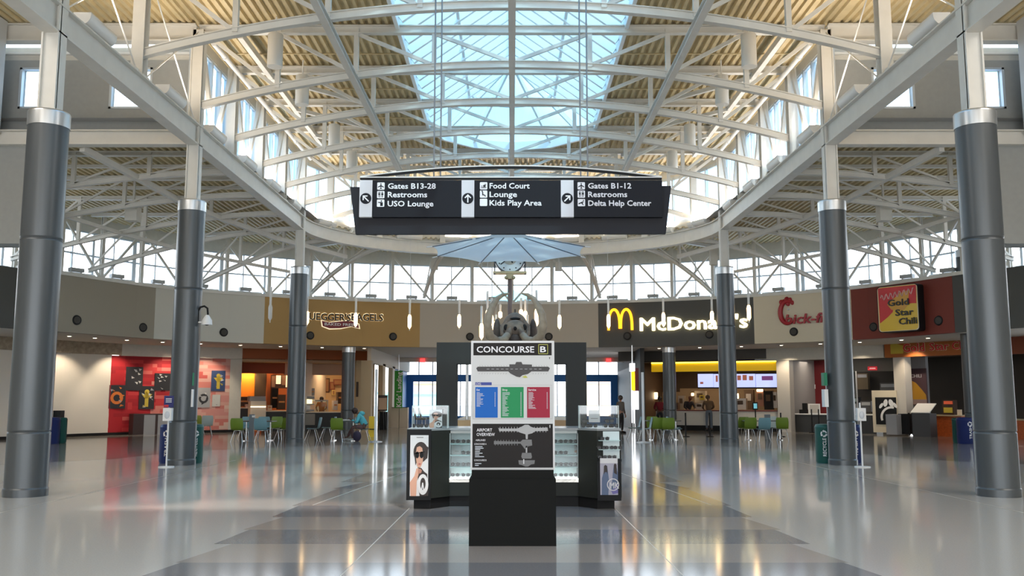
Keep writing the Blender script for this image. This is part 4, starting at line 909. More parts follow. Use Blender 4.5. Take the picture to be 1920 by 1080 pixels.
mb.add([(-2.9, -2.9, zb_), (2.9, -2.9, zb_), (2.9, 2.9, zb_), (-2.9, 2.9, zb_), (0, 0, za_)], [(0, 1, 4), (1, 2, 4), (2, 3, 4), (3, 0, 4), (3, 2, 1, 0)], mat('teal_roof', (.30, .72, .68), .4)); mb.build('roof_panels', None, t); mb = MB(); mb.bx(-2.8, 2.8, -2.8, 2.8, 4.3, 6.9, PWL); mb.build('roof_base', None, t)
# green banner
t = thing('hanging_banner', 'green vertical banner with white lettering at the left of the middle passage', 'banner'); Y = 50.0; x0, x1 = xat(739.5, Y), xat(754.5, Y); z0b, z1b = zat(765, Y), zat(695, Y)
mb = MB(); mb.bx(x0, x1, Y, Y + .08, z0b, z1b, mat('banner_green', (.03, .30, .03), .6)); mb.build('banner_cloth', None, t)
mb = MB(); mb.bx((x0 + x1) / 2 - .02, (x0 + x1) / 2 + .02, Y, Y + .05, z1b, 4.02, STEEL); mb.build('hanger', None, t)
text('lettering', "Kids' Landing", (x1 - .06, Y - .01, z0b + .06), (0, 0, 1), (-1, 0, 0), .26, PAPER, width=(z1b - z0b) * .93, parent=t)
for j, (x0, x1) in enumerate(((735, 748.5), (749.5, 765))):
    mb = MB(); Y = 50.5; mb.bx(xat(x0, Y), xat(x1, Y), Y, Y + .5, 0, zat(764.5, Y), mat('beige_cabinet', (.52, .45, .36), .6)); mb.bx(xat(x0, Y), xat(x1, Y), Y - .01, Y + .5, zat(764.5, Y), zat(763.5, Y), BLACK)
    tag(mb.build('low_cabinet', None), 'beige low cabinet under the green banner, %s of the pair' % ('left' if j == 0 else 'right'), 'cabinet')
for x, nm in ((791.5, 'left'), (1142, 'right')):
    Y = 53.9; t = thing('exit_sign', 'small red exit sign hung from the ceiling, %s of the grey portal' % nm, 'sign', (xat(x, Y), Y, 0)); mb = MB(); z = zat(676, Y); mb.bx(-.14, .14, -.03, .03, z - .11, z + .11, mat('exit_red_glow', (.9, .05, .05), emit=1.5)); mb.build('sign_box', None, t); mb = MB(); mb.bx(-.01, .01, -.01, .01, z + .1, 4.0, STEEL); mb.build('hanger', None, t)
# gift shop front in the passage
t = thing('easel_sign', 'framed poster on an easel at the gift shop in the left passage wall', 'sign', (xat(718, 46), 46, 0)); mb = MB(); w = .24; mb.bx(-w, w, 0, .04, zat(771, 46), zat(741, 46), DBR); mb.build('frame', None, t); mb = MB(); mb.bx(-w + .03, w - .03, -.01, 0, zat(768, 46), zat(746, 46), mat('easel_print', (.60, .40, .26))); mb.build('print', None, t); mb = MB(); [mb.bar((s * .2, .02, 0), (s * .12, .02, 1.2), .03, .03, BLACK) for s in (-1, 1)]; mb.bar((0, .4, 0), (0, .05, 1.2), .03, .03, BLACK); mb.build('easel', None, t)
mb = MB(); mb.bx(xat(712, 47), xat(727, 47), 47, 47.5, 0, zat(772, 47), BLACK); tag(mb.build('shop_cabinet', None), 'black cabinet behind the framed easel poster', 'cabinet')
# ================================================================== signs on the curved wall
def wf(px, off=-.26, z=5):
    a = aof(px, off, z); p = ring(a, off); return p, Vector((math.cos(a), -math.sin(a), 0)), a
def arcsign(parent, name, body, p0, p1, ybase, hpx, mt, off=-.27, depth=.05, bold=.03):      # letter by letter along the curve
    import math as m_
    widths = []
    return None
def wtext(parent, body, p0, p1, yb, hpx, mt, depth=.05, bold=.03, shear=0, off=-.27, up=None):
    q, R, a = wf((p0 + p1) / 2, off); z = zat(yb, q.y); k = (q.y * CP + (z - CAMZ) * SP) / F
    w = (p1 - p0) * k / math.cos(a)
    rr_ = RR(a, off); mf = lambda x, y, d: ring(a + (x - w / 2) / rr_, off - d) + V(0, 0, z + y)
    return text('lettering', body, q, R, (0, 0, 1), hpx * k, mt, width=w, depth=depth, bold=bold, parent=parent, shear=shear, mapf=mf)
SB = mat('letter_black', (.01, .009, .008), .4); SC = mat('letter_cream_halo', (.95, .82, .55), .5, emit=.5)
t = thing('shop_sign', "Bruegger's Bagels black lettering with cream edges on the mustard wall".replace("Bruegger's Bagels", 'bagel shop'), 'sign')
wtext(t, "BRUEGGER'S", 562, 654, 600.5, 14, SC, .02, .02); wtext(t, "BRUEGGER'S", 563, 653, 600.5, 13, SB, .06, .012)
wtext(t, "BAGELS", 659, 717, 601.5, 14, SC, .02, .02); wtext(t, "BAGELS", 660, 716, 601.5, 13, SB, .06, .012)
q, R, a = wf(638, -.27); k = q.y / F; O = q + V(0, 0, zat(608.5, q.y)); mb = MB()
rib = [(-35, 6), (-20, 3), (0, 6), (20, 8), (34, 2), (36, -6), (20, -3), (0, -7), (-20, -8), (-33, -4)]
flatpoly(mb, O, R, (0, 0, 1), [(x * 1.06 * k, y * 1.25 * k) for x, y in rib][::-1], SC, .01); flatpoly(mb, O, R, (0, 0, 1), [(x * k, y * k) for x, y in rib][::-1], mat('maroon', (.20, .02, .03), .5), .02)
mb.build('ribbon', None, t); wtext(t, 'BAKED FRESH', 611, 667, 611, 5, PAPER, .03, .008)
# hamburger sign
LIT = mat('lit_letter_yellow', (1.0, .90, .55), emit=1.5); ARC = mat('lit_arch_orange', (1.0, .40, .01), emit=2.2)
t = thing('shop_sign', "illuminated golden arches and pale yellow lettering on the dark grey wall", 'sign')
wtext(t, "McDonald's", 1208, 1392, 617.5, 24.5, LIT, .08, .022)
q, R, a = wf(1163, -.30); k = q.y / F; zb = zat(619, q.y); mb = MB()
for s in (-1, 1):
    pts, rs = [], []
    for i in range(25):
        f = i / 24; ang = PI * f; x = s * 11.5 + 10.6 * math.cos(ang) ; y = 39 * (math.sin(ang) ** .62)
        if (s < 0 and f < .5) or (s > 0 and f > .5): y = max(y, 3)
        pts.append(q + R * (x * k) + V(0, 0, zb + y * k)); rs.append(.062)
    mb.tube(pts, rs, 8, ARC)
mb.build('golden_arches', None, t)
# chicken sign
RD2 = mat('sign_red_gloss', (.38, .012, .02), .3)
t = thing('shop_sign', 'red script chicken restaurant sign on the cream wall', 'sign')
q, R, a = wf(1475, -.27); k = q.y / F; O = q + V(0, 0, zat(586, q.y)); mb = MB()
mb.tube([O + R * ((3 + 14 * math.cos(b)) * k) + V(0, 0, (21 * math.sin(b)) * k) + R.cross(V(0, 0, 1)) * .05 for b in [math.radians(60 + 250 * i / 24) for i in range(25)]], [.05 + .06 * math.sin(PI * i / 24) for i in range(25)], 8, RD2)
mb.build('letter_c', None, t); mb = MB()
for dx, dy, r in ((2, 24, 4.6), (-4, 20, 4), (8, 23, 4), (12, 18, 3.4), (-9, 20, 3.6), (4, 17, 4)): mb.ball(O + R * (dx * k) + V(0, 0, dy * k), r * k, 8, RD2, (1.2, .5, 1.3))
mb.ball(O + R * (4 * k) + V(0, 0, 6 * k), 2.2 * k, 8, PAPER, (1, .6, 1)); mb.build('rooster_head', None, t)
wtext(t, 'hick-fil-A', 1484, 1568, 605, 18, RD2, .07, .02, .22)
# chili cabinet sign
t = thing('shop_sign', 'boxed red and yellow chili sign projecting from the red brown wall', 'sign')
q, R, a = wf(1683, -.9, 5.2); k = q.y / F; zc = zat(578, q.y); U = V(0, 0, 1); hw, hh = 27 * k / math.cos(a) * .93, 44 * k
N = R.cross(U)
mb = MB(); O = q + V(0, 0, zc)
def rr(w, h, r=.12): 
    return [(sx_ * (w - r) + r * math.cos(b), sy_ * (h - r) + r * math.sin(b)) for sx_, sy_, b0 in ((1, 1, 0), (-1, 1, PI / 2), (-1, -1, PI), (1, -1, 3 * PI / 2)) for b in [b0 + PI / 2 * i / 5 for i in range(6)]]
ps = rr(hw, hh); n = len(ps); vs = [O + R * x + U * y for x, y in ps] + [O + R * x + U * y - N * .62 for x, y in ps]
mb.add(vs, [tuple(range(n)), tuple(range(n, 2 * n))[::-1]] + [(i, (i + 1) % n, n + (i + 1) % n, n + i) for i in range(n)], BLACK); mb.build('sign_box', None, t)
mb = MB(); flatpoly(mb, O, R, U, rr(hw * .97, hh * .97), OUT, .004); flatpoly(mb, O, R, U, rr(hw * .93, hh * .95), mat('chili_yellow', (.75, .48, .01), .3), .008)
flatpoly(mb, O, R, U, [(-hw * .93, hh * .93), (hw * .93, hh * .93), (hw * .9, hh * .15), (hw * .2, hh * .2), (-hw * .2, 0), (-hw * .25, -hh * .15), (-hw * .5, -hh * .35), (-hw * .9, -hh * .6)], RL, .012)
flatpoly(mb, O, R, U, [(-hw * .5, hh * .2), (hw * .1, hh * .62), (hw * .6, hh * .75), (hw * .5, hh * .1), (hw * .3, -.1 * hh), (-hw * .3, -.05 * hh)], mat('chili_gold', (.62, .30, .01), .3), .016)
mb.build('sign_face', None, t)
for i, (b, dx, dy, w) in enumerate((('Gold', -.45, .12, 1.0), ('Star', -.1, -.32, .85), ('Chili', .05, -.70, .85))):
    text('lettering', b, O + R * (dx * hw) + U * (dy * hh) + N * .02, R, U, .24, SB, width=w * hw, depth=.02, bold=.02, parent=t)
mb = MB(); mb.tube([O + R * ((-.8 + 1.6 * i / 40) * hw) + U * ((.50 + .2 * i / 40 + .13 * math.sin(i * 1.15)) * hh) + N * .02 for i in range(41)], .02, 5, mat('script_pink', (.75, .45, .42), .4)); mb.build('script_flourish', None, t)
# ================================================================== round speakers
for i, (px, py) in enumerate(((144, 600), (268, 614), (420, 623), (582, 629), (737, 631), (881, 631), (1029, 631), (1176, 630), (1330, 627), (1488, 622), (1638, 613), (1760, 601))):
    q, R, a = wf(px, -.27, 4.5); z = zat(py, q.y)
    t = thing('wall_speaker', 'round black wall speaker, %s from the left along the curved wall' % ORD[i], 'speaker', tuple(q + V(0, 0, z)), -a, 'round wall speakers')
    mb = MB(); mb.cyl((0, .02, 0), (0, -.03, 0), .19, 24, r2=.17, mt=BLACK); rim_ = mb.build('rim', None, t); mb = MB(); mb.cyl((0, -.031, 0), (0, -.036, 0), .13, 20, mt=mat('speaker_grille', (.05, .045, .04), .7)); mb.build('grille', None, rim_)
# ================================================================== recessed downlights in the soffit
DLM = mat('downlight_glow', (1, .86, .62), emit=9)
for i, px in enumerate((40, 130, 178, 238, 305, 376, 451, 526, 604, 683, 1236, 1312, 1390, 1465, 1538, 1612, 1690, 1740, 1880)):
    a = aof(px, 1.3, 4); p = ring(a, 1.3)
    t = thing('recessed_downlight', 'small round downlight in the soffit, %s from the left' % ORD[i], 'light', (p.x, p.y, ZS), -a, 'soffit downlights')
    mb = MB(); mb.cyl((0, 0, 0), (0, 0, -.02), .10, 16, mt=PAPER); rim_ = mb.build('trim_ring', None, t); mb = MB(); mb.cyl((0, 0, -.021), (0, 0, -.024), .065, 16, mt=DLM); mb.build('lens', None, rim_)
def spot(name, loc, tgt, e, size, col=(1, .82, .6), blend=.6, rad=.06):
    l = bpy.data.lights.new(name, 'SPOT'); l.energy = e; l.spot_size = math.radians(size); l.spot_blend = blend; l.color = col; l.shadow_soft_size = rad
    o = bpy.data.objects.new(name, l); sc.collection.objects.link(o); o.location = loc
    o.rotation_euler = (Vector(tgt) - Vector(loc)).to_track_quat('-Z', 'Y').to_euler(); return o
for px in (140, 238, 330, 400, 1468, 1600, 1700):
    a = aof(px, 2.9, 3); p = ring(a, 3.0); q = ring(a, 4.2); spot('wall_wash', (p.x, p.y, 3.9), (q.x, q.y, 1.2), 130, 95)
def area(name, loc, sx_, sy_, e, col, rz=0):
    l = bpy.data.lights.new(name, 'AREA'); l.shape = 'RECTANGLE'; l.size = sx_; l.size_y = sy_; l.energy = e; l.color = col
    o = bpy.data.objects.new(name, l); sc.collection.objects.link(o); o.location = loc; o.rotation_euler = (0, 0, rz); return o
p = fb.pt(fb.L * .5, 3.0); area('bagel_shop_ceiling_light', (p.x, p.y, 3.3), 5, 1.5, 110, (1, .62, .30), fb.rz)
p = fb.pt(fb.s_(465, 3.0), 2.9); spot('niche_lamp', (p.x, p.y, 3.3), tuple(fb.pt(fb.s_(465, 3.4), 3.4, 1.9)), 160, 90, (1, .6, .25))
p = fm.pt(fm.L * .6, 2.6); area('burger_kitchen_light', (p.x, p.y, 3.3), 6, 1.5, 80, (1, .72, .45), fm.rz)
p = fc.pt(fc.L * .3, 1.8); area('chicken_shop_light', (p.x, p.y, 3.4), 3, 1, 22, (1, .85, .7), fc.rz)
area('passage_light', (0, 50, 3.95), 8, 6, 160, (1, .93, .82))
# ================================================================== hanging pendants
GLOW = mat('pendant_glow', (1, .64, .28), emit=6); TUBE = mat('pendant_frosted_tube', (.80, .79, .76), .3)
PEN = [(507, 538, 605, 34.5, 0), (576, 556, 612, 37.6, 1), (667, 558, 616, 38.4, 1), (768, 561, 620, 38.9, 1), (861, 562, 618, 39.2, 1), (1049, 562, 620, 39.2, 1), (1141, 561, 619, 38.9, 1), (1244, 557, 616, 38.4, 1), (1335, 556, 612, 37.6, 1), (1404, 540, 605, 35.2, 1),
       (903, 574, 640, 34.3, 1), (914, 546, 618, 34.8, 1), (922, 559, 625, 34.4, 1), (930, 590, 614, 37, 1), (938, 571, 598, 36, 1), (956, 548, 592, 37, 1), (977, 559, 602, 35, 1), (985, 561, 606, 35.5, 1), (989, 590, 632, 34.4, 1), (1006, 544, 616, 34.6, 1)]
for i, (px, y0, y1, Y, lit) in enumerate(PEN):
    x = xat(px, Y, 5); z1, z0 = zat(y0, Y), zat(y1, Y); h = z1 - z0
    lab = ('unlit long glass tube pendant in front of the light wall' if not lit else 'glowing tube pendant hanging before the curved wall, %s from the left' % ORD[i]) if i < 10 else 'glowing tube pendant in the cluster round the mammoth skull, %s from the left' % ORD[i - 10]
    t = thing('tube_pendant', lab, 'pendant lamp', (x, Y, 0), 0, 'glass tube pendants')
    mb = MB(); r = .045; mb.cyl((0, 0, z0 + h * .45), (0, 0, z1), r, 12, mt=TUBE); mb.build('upper_tube', None, t); mb = MB(); mb.cyl((0, 0, z0), (0, 0, z0 + h * .08), .02, 8, mt=TUBE); mb.build('end_tip', None, t)
    mb = MB(); mb.lathe([(.02, z0 + h * .06), (.075, z0 + h * .13), (.08, z0 + h * .42), (.05, z0 + h * .50)], n=14, mt=GLOW if lit else TUBE); mb.build('glass_shade', None, t)
    mb = MB(); mb.cyl((0, 0, z1), (0, 0, ZDK + .06 if (x / AX) ** 2 + ((Y - 34) / EB) ** 2 < 1 and abs(x) < 8.05 else ZLD), .005, 5, mt=STEEL); mb.build('wire', None, t)
# ================================================================== overhead wayfinding sign
Y = 15.6; k = (Y * CP + 3 * SP) / F
def sx_(px): return (px - 960) * k
SGZ = lambda py: zat(py, Y)
t = thing('overhead_sign', 'wide dark hanging direction sign with white lettering for gates, food court and lounges', 'sign', (0, 0, 0))
mb = MB(); pl = [(sx_(653), SGZ(348)), (sx_(1262), SGZ(346)), (sx_(1250), SGZ(436)), (sx_(665), SGZ(437))]
vs = [(x, Y + .10, z) for x, z in pl] + [(x, Y + .2, z) for x, z in pl]
mb.add(vs, [(0, 1, 2, 3), (7, 6, 5, 4), (0, 4, 5, 1), (1, 5, 6, 2), (2, 6, 7, 3), (3, 7, 4, 0)], mat('sign_backer_grey', (.018, .019, .025), .6, spec=.25)); mb.build('backing_panel', None, t)
STRIP = mat('sign_pale_strip', (.66, .66, .70), .5)
TP, AS = [], []; zt, zb = SGZ(338), SGZ(407)
for x0, x1 in ((697, 865), (889, 1052), (1076, 1243)):
    mb = MB(); mb.bx(sx_(x0), sx_(x1), Y, Y + .09, zb, zt, DARK2); TP.append(mb.build('text_panel', None, t))
for x0, x1 in ((673, 697), (865, 889), (1052, 1076)):
    mb = MB(); mb.bx(sx_(x0), sx_(x1), Y - .01, Y + .09, zb, zt, STRIP); AS.append(mb.build('arrow_strip', None, t))
mb = MB()
for i in range(20):
    f0, f1 = i / 20, (i + 1) / 20; X0, X1 = sx_(673) + (sx_(1243) - sx_(673)) * f0, sx_(673) + (sx_(1243) - sx_(673)) * f1
    g = lambda f: SGZ(334) + .20 * (1 - (2 * f - 1) ** 2)
    mb.bar((X0, Y + .04, g(f0)), (X1, Y + .04, g(f1)), .05, .035, BLACK); mb.bar((X0, Y + .04, g(f0) + .03), (X1, Y + .04, g(f1) + .03), .06, .02, WHITE2)
mb.bx(sx_(673), sx_(1243), Y + .01, Y + .07, SGZ(336), SGZ(333), BLACK); mb.bx(sx_(673), sx_(1243), Y, Y + .08, SGZ(333), SGZ(331), WHITE2)
mb.build('bowed_top_rail', None, t)
for px in (812, 824.5, 1090, 1103.5):
    mb = MB(); mb.cyl((sx_(px), Y + .05, SGZ(336)), (sx_(px), Y + .05, 10.4), .014, 8, mt=mat('rod_grey', (.22, .24, .27), .35, metal=.6)); mb.build('hanging_rod', None, t)
for (x, lines) in ((726.5, (('Gates B13-28', 816, 354), ('Restrooms', 800, 370), ('USO Lounge', 812, 387))), (918, (('Food Court', 993, 353.5), ('Lounge', 969, 369.5), ('Kids Play Area', 1015.5, 385.5))), (1103.5, (('Gates B1-12', 1184.5, 353.5), ('Restrooms', 1176.5, 369.5), ('Delta Help Center', 1221.5, 386)))):
    for b, x1, py in lines: text('lettering', b, (sx_(x), Y - .004, SGZ(py)), (1, 0, 0), (0, 0, 1), 10.4 * k, SIGNW, width=(x1 - x) * k, depth=.004, bold=.02, parent=TP[0 if x < 800 else 1 if x < 1000 else 2])
R, U = V(1, 0, 0), V(0, 0, 1)
def icon(px, py, kind, s=14):
    mb = MB(); O = V(sx_(px), Y - .002, SGZ(py)); h = s / 2 * k
    flatpoly(mb, O, R, U, rr(h, h, .015), SIGNW, .003); q = h / 10; f_ = lambda pts: flatpoly(mb, O, R, U, [(a * q, b * q) for a, b in pts], DARK2, .006)
    if kind == 'plane': f_([(-1, 8), (1, 8), (1.3, 2), (8, -2), (8, -4), (1.2, -1.5), (.8, -5), (3, -7), (3, -8), (-3, -8), (-3, -7), (-.8, -5), (-1.2, -1.5), (-8, -4), (-8, -2), (-1.3, 2)][::-1])
    elif kind == 'people':
        for c, sk in ((-4.2, 0), (4.2, 1)):
            f_([(c + 1.5 * math.cos(b), 6.5 + 1.5 * math.sin(b)) for b in [2 * PI * i / 10 for i in range(10)]])
            f_([(c - 2, 4.5), (c - (2.8 if sk else 2.2), -1.5), (c - 1, -1.5), (c - 1, -8), (c + 1, -8), (c + 1, -1.5), (c + (2.8 if sk else 2.2), -1.5), (c + 2, 4.5)])
        f_([(-.4, -8), (.4, -8), (.4, 8), (-.4, 8)])
    elif kind == 'cup': f_([(-7, -6), (7, -6), (7, -4), (-7, -4)]); f_([(-1, -3), (5, -3), (6, 2), (-1, 2)]); f_([(2, 3), (7, 3.6), (7, 5), (2, 4.5)]); f_([(-6, -2), (-3, -2), (-3, 0), (-6, 0)])
    elif kind == 'seat': f_([(-4, 7), (-1.5, 7), (-.5, -1), (4.5, -2), (6, -7), (3.5, -7), (2.5, -4), (-3.5, -3.5)]); f_([(-4 + 2 * math.cos(b), 8 + 1.5 * math.sin(b)) for b in [2 * PI * i / 8 for i in range(8)]])
    elif kind == 'uso': f_([(-1, -8), (6, -8), (6, 2), (2, 3), (-7, 3), (-7, 1), (-1, 0)]); f_([(2 + 2 * math.cos(b), 5.8 + 2 * math.sin(b)) for b in [2 * PI * i / 8 for i in range(8)]])
    elif kind == 'help': f_([(-7, -5), (6, 1), (7, 3), (3, 3), (-8, -2)]); f_([(-1, -1), (4, -7), (6, -7), (3, 0)]); f_([(5.5 + 1.6 * math.cos(b), 6 + 1.6 * math.sin(b)) for b in [2 * PI * i / 8 for i in range(8)]])
    mb.build('pictogram', None, TP[0 if px < 800 else 1 if px < 1000 else 2])
for px, py, kd in ((713, 349, 'plane'), (713, 365, 'people'), (713, 381, 'uso'), (906.5, 348.5, 'cup'), (906.5, 364, 'seat'), (906.5, 379.5, 'blank'), (1090.5, 348.5, 'plane'), (1090.5, 364, 'people'), (1090.5, 380, 'help')): icon(px, py, kd)
for px, ang in ((685, 135), (877, 90), (1064, 45)):
    mb = MB(); O = V(sx_(px), Y - .012, SGZ(372.5)); r = 10.5 * k; flatpoly(mb, O, R, U, circ(0, 0, r, 28), DARK2, .003)
    a = math.radians(ang - 90); c, s = math.cos(a), math.sin(a); q = r / 10
    pts = [(-1.1, -7.5), (1.1, -7.5), (1.1, 3.5), (4.6, .2), (6.1, 1.7), (0, 7.8), (-6.1, 1.7), (-4.6, .2), (-1.1, 3.5)]
    flatpoly(mb, O, R, U, [((x * c - y * s) * q, (x * s + y * c) * q) for x, y in pts], SIGNW, .007); mb.build('arrow_disc', None, AS[0 if px < 800 else 1 if px < 1000 else 2])
# ================================================================== directory stand
Y = 10.15; k = (Y * CP + 0 * SP) / F
DX = lambda px: xat(px, Y, 1.6)
DZ = lambda py: zat(py, Y)
t = thing('directory_stand', 'tall concourse map directory on a black plinth in the middle of the floor', 'directory', (0, Y, 0))
mb = MB(); x0, x1 = DX(880.5), DX(1041.5); mb.bx(x0, x1, 0, .45, 0, DZ(898), mat('plinth_black', (.006, .0065, .006), .7, spec=.2)); mb.build('plinth', None, t)
mb = MB(); mb.bx(DX(885), DX(1037.5), .02, .43, DZ(898), DZ(882), MATS['plinth_black']); mb.build('plinth_neck', None, t)
FRW = mat('directory_frame_white', (.70, .71, .72), .4)
mb = MB(); mb.bx(DX(882), DX(1040.5), .10, .34, DZ(883), DZ(638), FRW); mb.build('frame', None, t)
PR = mat('print_white', (.66, .67, .68), .6, spec=.2); PRD = mat('print_charcoal', (.022, .019, .019), .6, spec=.2)
O = V(0, .10, 0); R, U = V(1, 0, 0), V(0, 0, 1)
def drect(name, x0, x1, y0, y1, m, off=.002):
    mb = MB(); flatrect(mb, O, R, U, DX(x0), DX(x1), DZ(y1), DZ(y0), m, off); return mb.build(name, None, t)
drect('print_sheet', 884.5, 1038, 641, 880, PR, .002)
HP_ = drect('header_panel', 886.5, 1035.5, 642, 665.5, PRD, .004)
OP_ = drect('overview_panel', 885.5, 1037, 795, 878, PRD, .004)
Yd = Y + .09
def dtext(body, px0, px1, yb, hpx, m=SIGNW, bold=.012): 
    o = text('lettering', body, (DX(px0), .094, DZ(yb)), R, U, hpx * k, m, width=(px1 - px0) * k, depth=.002, bold=bold, parent=HP_ if yb < 670 else OP_ if yb > 790 else t); return o
dtext('CONCOURSE', 893, 1002, 660, 11.5, SIGNW, .018)
mb = MB(); YG = mat('olive_yellow', (.50, .50, .10), .5)
for a in ((1010, 1028.5, 644.5, 645.7), (1010, 1028.5, 662, 663.2), (1010, 1011.2, 644.5, 663.2), (1027.3, 1028.5, 644.5, 663.2)): flatrect(mb, O, R, U, DX(a[0]), DX(a[1]), DZ(a[3]), DZ(a[2]), YG, .007)
mb.build('letter_box', None, t); dtext('B', 1014, 1024.5, 659.5, 11, SIGNW, .018)
def dpoly(mb, pts, m, off=.006): flatpoly(mb, O, R, U, [(DX(x), DZ(y)) for x, y in pts][::-1], m, off)
mb = MB(); MG = mat('map_charcoal', (.045, .04, .042), .5)
dpoly(mb, [(892, 690), (895, 687), (955, 687), (955, 682.5), (966, 682.5), (968, 678), (978, 678), (980, 682.5), (998, 683), (998, 687), (1029, 687), (1032, 690), (1029, 696), (997, 696), (990, 701), (980, 703), (975, 707), (969, 706), (957, 700), (953, 696), (895, 696)], MG)
for q in range(26):
    x = 898 + q * 5.1
    if 950 < x < 1000: continue
    for yy, s in ((684.5, 1), (699, -1)): dpoly(mb, [(x, yy), (x + .8, yy), (x + .8 + s, yy + 2.2), (x + s, yy + 2.2)], mat('map_grey', (.35, .35, .36), .5))
for q in range(12): x = 912 + q * 9; dpoly(mb, [(x, 691), (x + 5, 691), (x + 5, 692), (x, 692)], MATS['map_grey'], .008)
dpoly(mb, [(979, 706), (986, 703.5), (990, 708), (983, 708.5)], YG, .008); dpoly(mb, [(1030.5, 669), (1032.5, 669), (1031.8, 673), (1031.2, 673)], MG)
mb.build('concourse_map', None, t)
TINY = mat('tiny_print', (.62, .66, .72), .5)
drect('cvg_label', 890.5, 921.5, 716.5, 722, mat('label_navy', (.03, .05, .30), .5), .006); dtext('CVG', 892, 901, 721.2, 3.6, SIGNW, .01)
mb = MB()
for a in ((886, 1036, 721.6, 722), (886, 1036, 785.5, 786), (886, 886.5, 722, 786), (1035.6, 1036, 722, 786)): flatrect(mb, O, R, U, DX(a[0]), DX(a[1]), DZ(a[3]), DZ(a[2]), MATS['map_grey'], .005)
mb.build('thin_border', None, t)
for x0, x1, c, nm, n in ((890.5, 933, (.02, .14, .52), 'Eat', 14), (939, 982, (.03, .28, .11), 'Shop', 23), (988.5, 1031.5, (.36, .03, .06), 'Service', 16)):
    LP_ = drect('listing_panel', x0, x1, 725.5, 783.5, mat('panel_' + nm.lower(), c, .6, spec=.2), .006)
    text('lettering', nm, (DX(x0 + 2.5), .091, DZ(732.5)), R, U, 3.6 * k, SIGNW, depth=.002, bold=.01, parent=LP_)
    mb = MB(); r_ = random.Random(n)
    for q in range(n):
        y = 735.5 + q * 2.0; w = r_.uniform(5, 15); flatrect(mb, V(0, .092, 0), R, U, DX(x0 + 2.5), DX(x0 + 2.5 + w), DZ(y + .8), DZ(y), TINY, .001); flatrect(mb, V(0, .092, 0), R, U, DX(x1 - 6), DX(x1 - 4), DZ(y + .8), DZ(y), TINY, .001)
    mb.build('listing_lines', None, LP_)
dtext('AIRPORT', 893.5, 922.5, 809.5, 5.6); dtext('OVERVIEW', 893.5, 927.5, 818, 5.6)
dtext('AIRLINES', 891.5, 910, 827.6, 3.2, SIGNW, .01); dtext('CONCOURSE A', 889, 912, 834.8, 3.0, SIGNW, .01); dtext('CONCOURSE B', 889, 912, 865.5, 3.0, SIGNW, .01)
mb = MB(); r_ = random.Random(3)
for q, y in enumerate([837.5, 840.5, 843.5, 846.8, 850, 853.2, 856.5, 869.5, 873]): flatrect(mb, V(0, .092, 0), R, U, DX(890.5), DX(890.5 + (14, 16, 10, 9, 14, 8, 17, 12, 7)[q]), DZ(y + 1.5), DZ(y), TINY, .001)
mb.build('airline_lines', None, OP_)
mb = MB(); L1 = mat('map_light', (.42, .42, .43), .5); L2 = mat('map_mid', (.17, .17, .175), .5)
dpoly(mb, [(934, 802), (936, 804), (970, 804), (978, 800.5), (984, 797), (991, 797), (996, 801), (1003, 803), (1027, 802), (1028, 808.5), (1004, 809), (998, 813), (990, 815), (989.5, 824), (986, 824), (985.5, 815), (976, 812), (969, 809), (936, 809)], L1)
dpoly(mb, [(926, 827.5), (976, 829), (980, 825), (997, 825), (998, 836), (990, 838), (984, 843), (979, 836), (976, 832.5), (926, 834)], L2)
dpoly(mb, [(985.8, 837), (988.6, 837), (988.6, 851), (985.8, 851)], L1); dpoly(mb, [(979, 850), (996, 850), (997.5, 858), (996, 861), (979, 861), (977.5, 857)], L2); dpoly(mb, [(972, 864), (1003, 864), (1002, 871), (996, 872), (990, 876), (985, 876), (978, 873), (973, 872)], L2); dpoly(mb, [(981, 862), (983, 862), (983, 871), (981, 871)], PR, .008)
for q in range(17): x = 937 + q * 5.4; dpoly(mb, [(x, 801), (x + 1, 801), (x + 1, 811), (x, 811)], L1, .005)
for q in range(9): x = 928 + q * 5.2; dpoly(mb, [(x, 825.5), (x + 1, 825.5), (x + 1, 836), (x, 836)], L2, .005)
dpoly(mb, [(1030.5, 797.5), (1032.5, 797.5), (1032, 803), (1031, 803)], PR)
mb.build('airport_map', None, OP_)
# ================================================================== sunglasses kiosk
Y = 13.75
KX = lambda px, y=Y, z=1: xat(px, y, z)
KP = mat('kiosk_olive_charcoal', (.019, .021, .018), .55, spec=.3); SHELF = mat('glass_shelf_edge', (.45, .62, .62), .2); CASEB = mat('showcase_backing', (.55, .64, .66), .5, emit=.12)
LED = mat('showcase_led', (1, .98, .92), emit=.9)
t = thing('sunglasses_kiosk', 'dark charcoal sunglasses kiosk with lit showcases behind the directory', 'kiosk', (0, 0, 0))
TOPZ = 1.13
def kz(py, y): return zat(py, y)
# body plan (front outline), left corner chamfer unit, centre, right unit
XL0, XL1, XL2 = KX(763, 13.45), KX(808, 13.45), KX(843, 13.75)
XR0, XR1, XR2 = KX(1165, 13.45), KX(1119, 13.45), KX(1084, 13.75)
mb = MB()
mb.prism([(XL0, 13.5), (XL1, 13.42), (XL2, 13.72), (XL2, 14.6), (XL0, 14.9)], .16, TOPZ, KP)
mb.prism([(XR0, 13.5), (XR0, 14.9), (XR2, 14.6), (XR2, 13.72), (XR1, 13.42)], .16, TOPZ - .0, KP)
mb.bx(XL2, XR2, 13.76, 14.4, .16, .40, KP)
mb.bx(XL2, XR2, 14.15, 14.5, .16, TOPZ, KP)
mb.prism([(XL0, 14.9), (XL2, 14.6), (XL2, 16.2), (XL0, 16.2)], .16, TOPZ - .04, KP); mb.prism([(XR2, 14.6), (XR0, 14.9), (XR0, 16.2), (XR2, 16.2)], .16, TOPZ - .04, KP)
mb.build('body', None, t)
